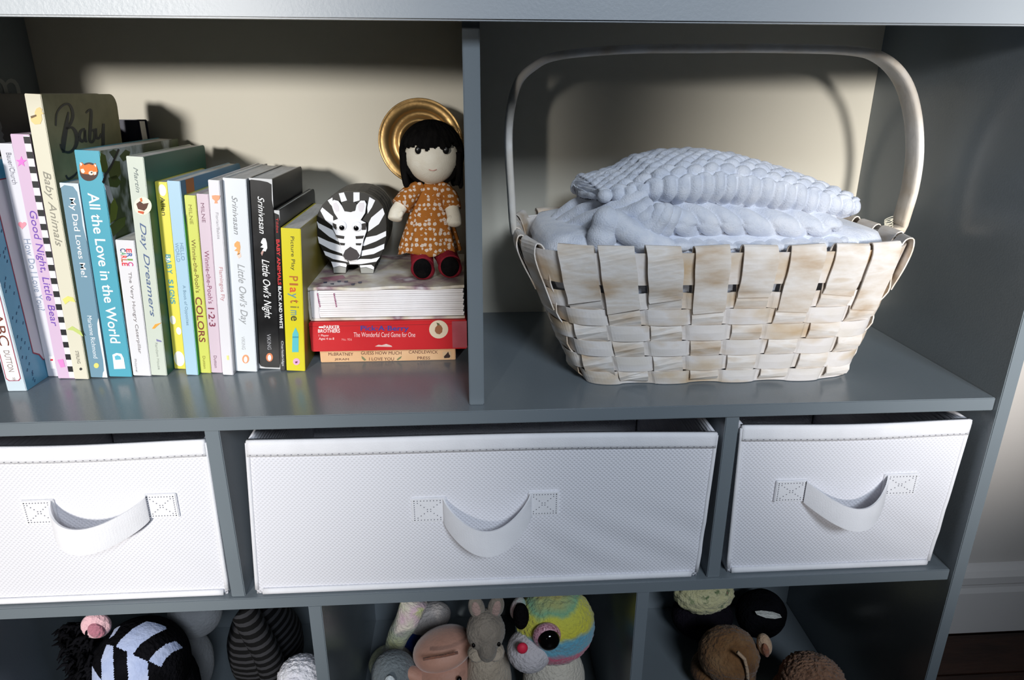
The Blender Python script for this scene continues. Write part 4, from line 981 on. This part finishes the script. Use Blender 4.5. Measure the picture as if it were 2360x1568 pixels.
# ------------------------------------------------------------------ soft toys in the lower cubbies
def fur(key, cols, scale=30, stops=None, b=0.8): return mottled(key, cols, scale, 0.95, b, 260, spec=0.03, sheen=0.0 if max(cols[0]) < 60 else 0.2, stops=stops, bdist=0.004)
def furfn(s, amp):
    return lambda d: 1 + amp*wobble(d.x, d.y, d.z, s) + amp*0.5*wobble(d.z, d.x, d.y, s*2.3)
GZ = Z_BOT
def toy(label, x, y, cat='soft toy'): return thing('plush_toy', label, cat, (x, y, GZ), 'soft toys in the lower cubbies')
def body(t, x, y, zt, rx, ry, m, name='body'):
    h = zt - GZ
    MB().ell((x, y, GZ + h/2 + 0.0005), (rx, ry, h/2), fn=lambda d: 1 + 0.03*wobble(d.x, d.y, d.z, 4)).build(name, m, t, smooth=True)
# zebra with pink ear
def inside(px, py, poly):
    r = False; n = len(poly)
    for i in range(n):
        (x1, y1), (x2, y2) = poly[i], poly[(i+1) % n]
        if (y1 > py) != (y2 > py) and px < (x2-x1)*(py-y1)/(y2-y1)+x1: r = not r
    return r
BLK = fur('black_plush', [(9,9,11),(20,20,24)], 40)
BLW = fur('pale_blue_plush', [(168,182,218),(184,196,226)], 60, b=0.3)
c = at_y(320, 1510, 0.07); t = toy('plush zebra with pink ear and black mane', c[0], 0.08)
body(t, c[0]+0.005, 0.080, -0.28, 0.045, 0.035, BLK)
zst = [[(595,360),(640,300),(740,210),(850,150),(950,125),(1000,170),(1015,215),(900,270),(800,340),(740,420),(690,405)],
       [(865,480),(930,400),(1010,340),(1090,315),(1150,370),(1060,410),(1000,470),(970,530)], [(545,290),(600,190),(690,110),(720,100),(640,180),(580,270)],
       [(475,470),(520,345),(575,355),(575,450),(590,800),(480,800),(480,560)], [(690,405),(860,485),(870,800),(715,800),(690,500)], [(400,520),(440,590),(480,640),(480,760),(400,760)]]
zst = [[(100+x/3.576, 1390+y/3.576) for x, y in p] for p in zst]
hz = MB().ell((c[0]+0.002, 0.070, c[2]-0.012), (0.047,0.042,0.052), rot=(0, 0.35, 0), nu=220, nv=150).build('head', BLK, t, smooth=True)
hz.data.materials.append(BLW); ro = np.array(t.location)
mi = [0]*len(hz.data.polygons)
for q in hz.data.polygons:
    w_ = np.array(q.center[:]) + ro
    if w_[1] < 0.075:
        u_, v_ = proj(w_)
        if any(inside(u_, v_, p) for p in zst): mi[q.index] = 1
hz.data.polygons.foreach_set('material_index', mi)
e = at_y(215, 1452, 0.06)
er = MB().ell((e[0], 0.066, e[2]), (0.0135,0.0075,0.0150), rot=(0, -0.25, 0.3)).build('ear', fur('pink_plush', [(232,182,190),(240,198,204)], 20), t, smooth=True)
MB().ell((e[0]+0.0025, 0.0605, e[2]-0.0015), (0.0070,0.0040,0.0098), rot=(0, -0.35, 0.3)).build('inner_ear', fur('rose_plush', [(176,112,128),(190,128,142)], 20), er, smooth=True)
mn = MB()
for k in range(260):
    u = 130+random.random()*90; v = 1440+random.random()*140; p = at_y(u, v, 0.06+0.03*random.random()); p[0] = max(p[0], -0.415); q = p + np.array((-0.012+random.random()*0.008, -0.004, 0.004-0.02*random.random()))
    mn.tube([p, (p+q)/2+np.array((0,0,0.003)), q], [0.0022,0.0018,0.0004], 5)
o = mn.build('mane', BLK, t, smooth=True); o['kind'] = 'stuff'
m2 = at_y(170, 1520, 0.095); MB().ell((max(m2[0]+0.004, -0.402), 0.085, m2[2]-0.03), (0.026,0.026,0.062)).build('mane_base', BLK, t, smooth=True)
# grey toy behind
c = at_y(442, 1436, 0.14); t = toy('smooth grey plush toy behind the zebra', c[0], 0.16)
GR = fur('grey_plush', [(150,152,156),(170,172,176)], 20, b=0.4)
MB().ell((c[0], 0.152, c[2]+0.004), (0.030,0.026,0.030)).build('head', GR, t, smooth=True); body(t, c[0]-0.022, 0.165, c[2]-0.03, 0.026, 0.026, GR)
for s in (-1, 1): MB().ell((c[0]+s*0.024, 0.158, c[2]+0.016), (0.008,0.006,0.009)).build('ear', GR, t, smooth=True)
# dark thin striped toy with bent arm
c = at_y(560, 1500, 0.13); t = toy('black plush toy with thin grey stripes leaning back', c[0], 0.15)
TS = striped('thin_grey_stripes', (10,10,11), (50,50,53), 42.0, 'Z', rot=(0, R(14), 0), duty=0.6)
body(t, c[0]+0.014, 0.165, at_y(560, 1425, 0.14)[2], 0.044, 0.046, TS)
ar = [at_y(u, v, y) for (u, v), y in zip([(565,1412),(590,1460),(612,1500),(628,1545),(640,1590)], [0.13,0.115,0.105,0.10,0.10])]
MB().tube(spline(ar, 6), 0.0150, 16).build('arm', TS, t, smooth=True)
# white fluffy toy
c = at_y(690, 1580, 0.05); t = toy('white fluffy plush toy beside the thin striped black plush', c[0], 0.07)
WF = fur('white_fluff', [(226,224,236),(240,240,246)], 40)
MB().ell((c[0]-0.001, 0.062, c[2]), (0.024,0.024,0.020), nu=60, nv=40, fn=furfn(14, 0.05)).build('head', WF, t, smooth=True); body(t, c[0]-0.001, 0.065, c[2], 0.024, 0.03, WF)
# pastel tie dye toy: long limb
c = at_y(905, 1500, 0.10); t = toy('pastel yellow and pink mottled plush with long raised limb', c[0], 0.16)
TD = fur('pastel_tie_dye', [(206,206,140),(214,216,190),(214,184,196),(190,206,120)], 22, stops=[.3,.45,.60,.68])
lm = [at_y(u, v, 0.17) for u, v in [(955,1385),(938,1430),(918,1465),(908,1500),(906,1545)]]
MB().tube(spline(lm, 6), [0.0165-0.0065*i/24 for i in range(25)], 16).build('limb', TD, t, smooth=True); body(t, lm[-1][0]-0.002, 0.17, lm[-2][2], 0.028, 0.026, TD)
# white and blue toy
c = at_y(978, 1455, 0.20); t = toy('white and blue plush toy behind the tan frog', c[0], 0.21)
WB = fur('off_white_plush', [(196,186,182),(214,206,202)], 30); BB = fur('royal_blue_plush', [(24,48,112),(34,62,136)], 30)
MB().ell((c[0]+0.004, 0.215, c[2]+0.006), (0.032,0.024,0.018), rot=(0, -0.35, 0)).build('head', WB, t, smooth=True)
MB().ell((c[0]-0.006, 0.205, c[2]-0.016), (0.028,0.026,0.018)).build('chin', BB, t, smooth=True); body(t, c[0]+0.01, 0.225, c[2]-0.022, 0.026, 0.030, BB)
MB().ell((c[0]+0.002, 0.186, c[2]-0.003), (0.0035,0.003,0.0035)).build('eye', flat((10,10,14),0.2), t, smooth=True)
# grey bird at the bottom
c = at_y(905, 1560, 0.09); t = toy('grey plush bird with white blaze below the pastel limb', c[0], 0.10)
GB = fur('slate_plush', [(92,100,104),(124,132,136)], 24)
MB().ell((c[0], 0.10, c[2]-0.006), (0.026,0.026,0.026)).build('head', GB, t, smooth=True); body(t, c[0]-0.006, 0.10, c[2]-0.015, 0.026, 0.028, GB)
MB().ell((c[0]-0.001, 0.0755, c[2]+0.002), (0.007,0.005,0.014)).build('blaze', fur('pale_blaze', [(206,216,220),(224,230,232)]), t, smooth=True)
MB().ell((c[0]-0.013, 0.080, c[2]-0.008), (0.010,0.008,0.006)).build('beak', fur('tan_plush', [(176,124,84),(190,140,98)]), t, smooth=True)
# tan pink frog
c = at_y(1015, 1520, 0.10); t = toy('shiny tan pink plush with folded hood beside the rabbit', c[0], 0.12)
FT = mottled('tan_velour', [(168,122,104),(186,142,124)], 30, 0.55, 0.3, 300, sheen=0.5)
MB().ell((c[0]+0.003, 0.108, c[2]+0.008), (0.036,0.030,0.020), rot=(0, -0.3, 0)).build('hood', FT, t, smooth=True)
MB().ell((c[0]+0.004, 0.098, c[2]-0.016), (0.032,0.028,0.022), rot=(0, -0.25, 0)).build('face', FT, t, smooth=True); body(t, c[0]+0.006, 0.115, c[2]-0.02, 0.028, 0.030, FT)
MB().ell((c[0]-0.026, 0.092, c[2]-0.014), (0.018,0.010,0.008), rot=(0, 0.55, 0)).build('flap', FT, t, smooth=True)
MB().tube([tuple(at_y(u, v, 0.073)) for u, v in ((975,1520),(1000,1516),(1025,1512),(1055,1505))], 0.0016, 8).build('seam', fur('brown_seam', [(130,88,72),(140,96,80)]), t, smooth=True)
MB().ell(tuple(at_y(1058, 1566, 0.071)), (0.003,0.003,0.003)).build('eye', flat((10,9,9),0.2), t, smooth=True)
# rabbit
c = at_y(1120, 1470, 0.07); t = toy('grey brown plush rabbit with upright ears', c[0], 0.085)
RB = fur('rabbit_fur', [(120,112,102),(146,136,124)], 60); RL = fur('rabbit_cheek_fur', [(168,154,136),(184,170,152)], 60)
MB().ell((c[0], 0.078, c[2]+0.002), (0.0210,0.021,0.0245), nu=60, nv=40, fn=furfn(16, 0.02)).build('head', RB, t, smooth=True)
MB().ell((c[0]+0.001, 0.063, c[2]-0.010), (0.0105,0.012,0.013)).build('muzzle', RB, t, smooth=True)
for s in (-1, 1):
    ea = MB().ell((c[0]+s*0.0105+0.001, 0.082, c[2]+0.030), (0.0088,0.0055,0.0150), rot=(0, s*0.18, 0)).build('ear', RB, t, smooth=True)
    MB().ell((c[0]+s*0.0108+0.001, 0.0785, c[2]+0.0305), (0.0050,0.0028,0.0105), rot=(0, s*0.18, 0)).build('inner_ear', fur('rabbit_ear_lining', [(158,132,124),(170,144,136)]), ea, smooth=True)
    MB().ell((c[0]+s*0.0135, 0.0605, c[2]-0.001), (0.0020,0.0020,0.0026)).build('eye', flat((12,10,10),0.15), t, smooth=True)
    MB().ell((c[0]+s*0.0100, 0.068, c[2]-0.018), (0.0100,0.012,0.0080), fn=furfn(10, 0.05)).build('cheek', RL, t, smooth=True)
body(t, c[0]+0.003, 0.09, c[2]-0.020, 0.026, 0.027, RL)
# rainbow plush with glitter eye
c = at_y(1270, 1470, 0.07); t = toy('rainbow striped plush fish with big black glitter eye and red nose', c[0], 0.09)
def rainbow():
    m, nt, b, _ = base_mat('rainbow_plush', (230,200,60), 0.95, 0.05, 0, 0.3)
    tc = N(nt, 'ShaderNodeTexCoord'); mp = N(nt, 'ShaderNodeMapping'); mp.inputs['Rotation'].default_value = (0, R(4), 0)
    sep = N(nt, 'ShaderNodeSeparateXYZ'); no = N(nt, 'ShaderNodeTexNoise', Scale=38.0, Detail=4)
    nt.links.new(tc.outputs['Object'], mp.inputs[0]); nt.links.new(mp.outputs[0], sep.inputs[0]); nt.links.new(tc.outputs['Object'], no.inputs['Vector'])
    ma = N(nt, 'ShaderNodeMath', operation='MULTIPLY_ADD'); ma.inputs[1].default_value = 0.022
    nt.links.new(no.outputs['Fac'], ma.inputs[0]); nt.links.new(sep.outputs['Z'], ma.inputs[2])
    mr = N(nt, 'ShaderNodeMapRange'); zr = lambda v: float(at_y(1290, v, 0.055)[2] - GZ) + 0.011; mr.inputs['From Min'].default_value = zr(1590); mr.inputs['From Max'].default_value = zr(1385)
    nt.links.new(ma.outputs[0], mr.inputs['Value'])
    cr = N(nt, 'ShaderNodeValToRGB'); el = cr.color_ramp.elements
    ent = [(0.0,(214,206,190)),(0.24,(216,208,194)),(0.28,(214,96,128)),(0.38,(216,92,124)),(0.43,(110,174,196)),(0.55,(104,168,192)),(0.60,(208,202,70)),(0.76,(206,204,84)),(0.80,(130,178,140)),(0.90,(204,176,90)),(1.0,(190,140,90))]
    ramp(el, ent)
    nt.links.new(mr.outputs[0], cr.inputs[0]); nt.links.new(cr.outputs[0], b.inputs['Base Color'])
    n2 = N(nt, 'ShaderNodeTexNoise', Scale=260.0, Detail=4); bp = N(nt, 'ShaderNodeBump', Strength=0.8, Distance=0.004)
    nt.links.new(tc.outputs['Object'], n2.inputs['Vector']); nt.links.new(n2.outputs['Fac'], bp.inputs['Height']); nt.links.new(bp.outputs[0], b.inputs['Normal'])
    return m
RBM = rainbow()
MB().ell((c[0]+0.006, 0.085, c[2]+0.004), (0.044,0.036,0.046), nu=70, nv=50, fn=furfn(15, 0.02)).build('head', RBM, t, smooth=True)
SN = fur('pale_grey_plush', [(198,192,196),(212,206,208)], 40)
MB().ell((c[0]-0.024, 0.066, c[2]-0.012), (0.024,0.024,0.022), nu=50, nv=34, fn=furfn(15, 0.02)).build('snout', SN, t, smooth=True)
p = at_y(1204, 1497, 0.041); MB().ell((p[0], 0.0425, p[2]), (0.0058,0.0045,0.0062)).build('nose', flat((226,44,74),0.6), t, smooth=True)
p = at_y(1262, 1477, 0.045); ey = MB().ell((p[0], 0.052, p[2]), (0.0150,0.0100,0.0150)).build('eye_rim', mottled('pink_glitter', [(150,84,104),(226,170,184),(120,60,80)], 300, 0.25, 0.6, 500, spec=0.8), t, smooth=True)
MB().ell((p[0]+0.0012, 0.0460, p[2]), (0.0118,0.0085,0.0122)).build('eye', flat((8,7,8),0.06), ey, smooth=True)
p = at_y(1200, 1437, 0.05); MB().ell((p[0]+0.001, 0.060, p[2]), (0.0085,0.010,0.0150)).build('eye_patch', fur('black_patch', [(10,8,10),(20,18,20)]), t, smooth=True)
p = at_y(1188, 1410, 0.07); MB().ell((p[0]+0.003, 0.075, p[2]), (0.008,0.008,0.014), rot=(0, 0.25, 0)).build('ear', fur('rose_rainbow', [(206,150,160),(150,180,170)], 60), t, smooth=True)
body(t, c[0]+0.008, 0.095, c[2]-0.028, 0.036, 0.032, fur('cream_plush', [(208,200,184),(222,214,200)], 40))
# right cubby
c = at_y(1620, 1385, 0.21); t = toy('yellow speckled plush toy behind the brown dog', c[0], 0.215)
YS = fur('yellow_speckle', [(206,200,150),(214,208,164),(96,120,80),(200,130,120)], 70, stops=[.3,.58,.66,.72])
MB().ell((c[0], 0.212, c[2]+0.012), (0.040,0.026,0.028), nu=60, nv=40, fn=furfn(9, 0.05)).build('head', YS, t, smooth=True)
DK = fur('dark_plush', [(20,18,24),(34,30,38)], 30); body(t, c[0]+0.006, 0.22, c[2]-0.006, 0.042, 0.034, DK)
c = at_y(1772, 1421, 0.19); t = toy('black plush toy with thin white crescent marking', c[0], 0.20)
body(t, c[0]+0.002, 0.215, c[2]+0.016, 0.034, 0.030, BLK)
cres = [at_y(u, v, 0.186) for u, v in ((1744,1417),(1758,1415),(1785,1418),(1802,1424),(1786,1427),(1765,1425))]
MB().prism([p + np.array((0,0,0)) for p in cres], (0, 0.006, 0)).build('white_marking', fur('white_felt', [(216,216,208),(226,226,220)]), t)
c = at_y(1700, 1530, 0.10); t = toy('brown plush dog with folded cream lined ear', c[0], 0.12)
DB = fur('brown_dog_plush', [(96,66,42),(128,92,60),(150,116,82)], 26)
MB().ell((c[0]-0.004, 0.118, c[2]-0.004), (0.036,0.034,0.034), nu=60, nv=40, fn=furfn(12, 0.03)).build('head', DB, t, smooth=True); body(t, c[0]-0.002, 0.13, c[2]-0.02, 0.040, 0.036, DB)
p = at_y(1768, 1498, 0.10); ea = MB().ell((p[0], 0.108, p[2]), (0.0085,0.010,0.0150), rot=(0, -0.25, 0)).build('ear', fur('cream_ear_plush', [(196,160,128),(216,186,156)]), t, smooth=True)
MB().ell((p[0]-0.002, 0.099, p[2]), (0.0040,0.0035,0.0105), rot=(0, -0.3, 0)).build('inner_ear', fur('rust_lining', [(150,96,72),(164,110,84)]), ea, smooth=True)
MB().tube([tuple(at_y(u, v, 0.0825)) for u, v in ((1700,1504),(1716,1520),(1722,1545),(1724,1575))], 0.0020, 8).build('face_seam', fur('cream_seam', [(190,160,130),(200,170,140)]), t, smooth=True)
c = at_y(1880, 1582, 0.055); t = toy('tan curly plush toy beside the brown dog', c[0], 0.07)
CT = fur('tan_curls', [(132,96,74),(156,118,94),(104,74,56)], 110, b=1.0)
MB().ell((c[0]+0.002, 0.066, c[2]-0.004), (0.036,0.034,0.028), nu=90, nv=60, fn=furfn(26, 0.05)).build('head', CT, t, smooth=True); body(t, c[0], 0.075, c[2]-0.01, 0.036, 0.036, CT)
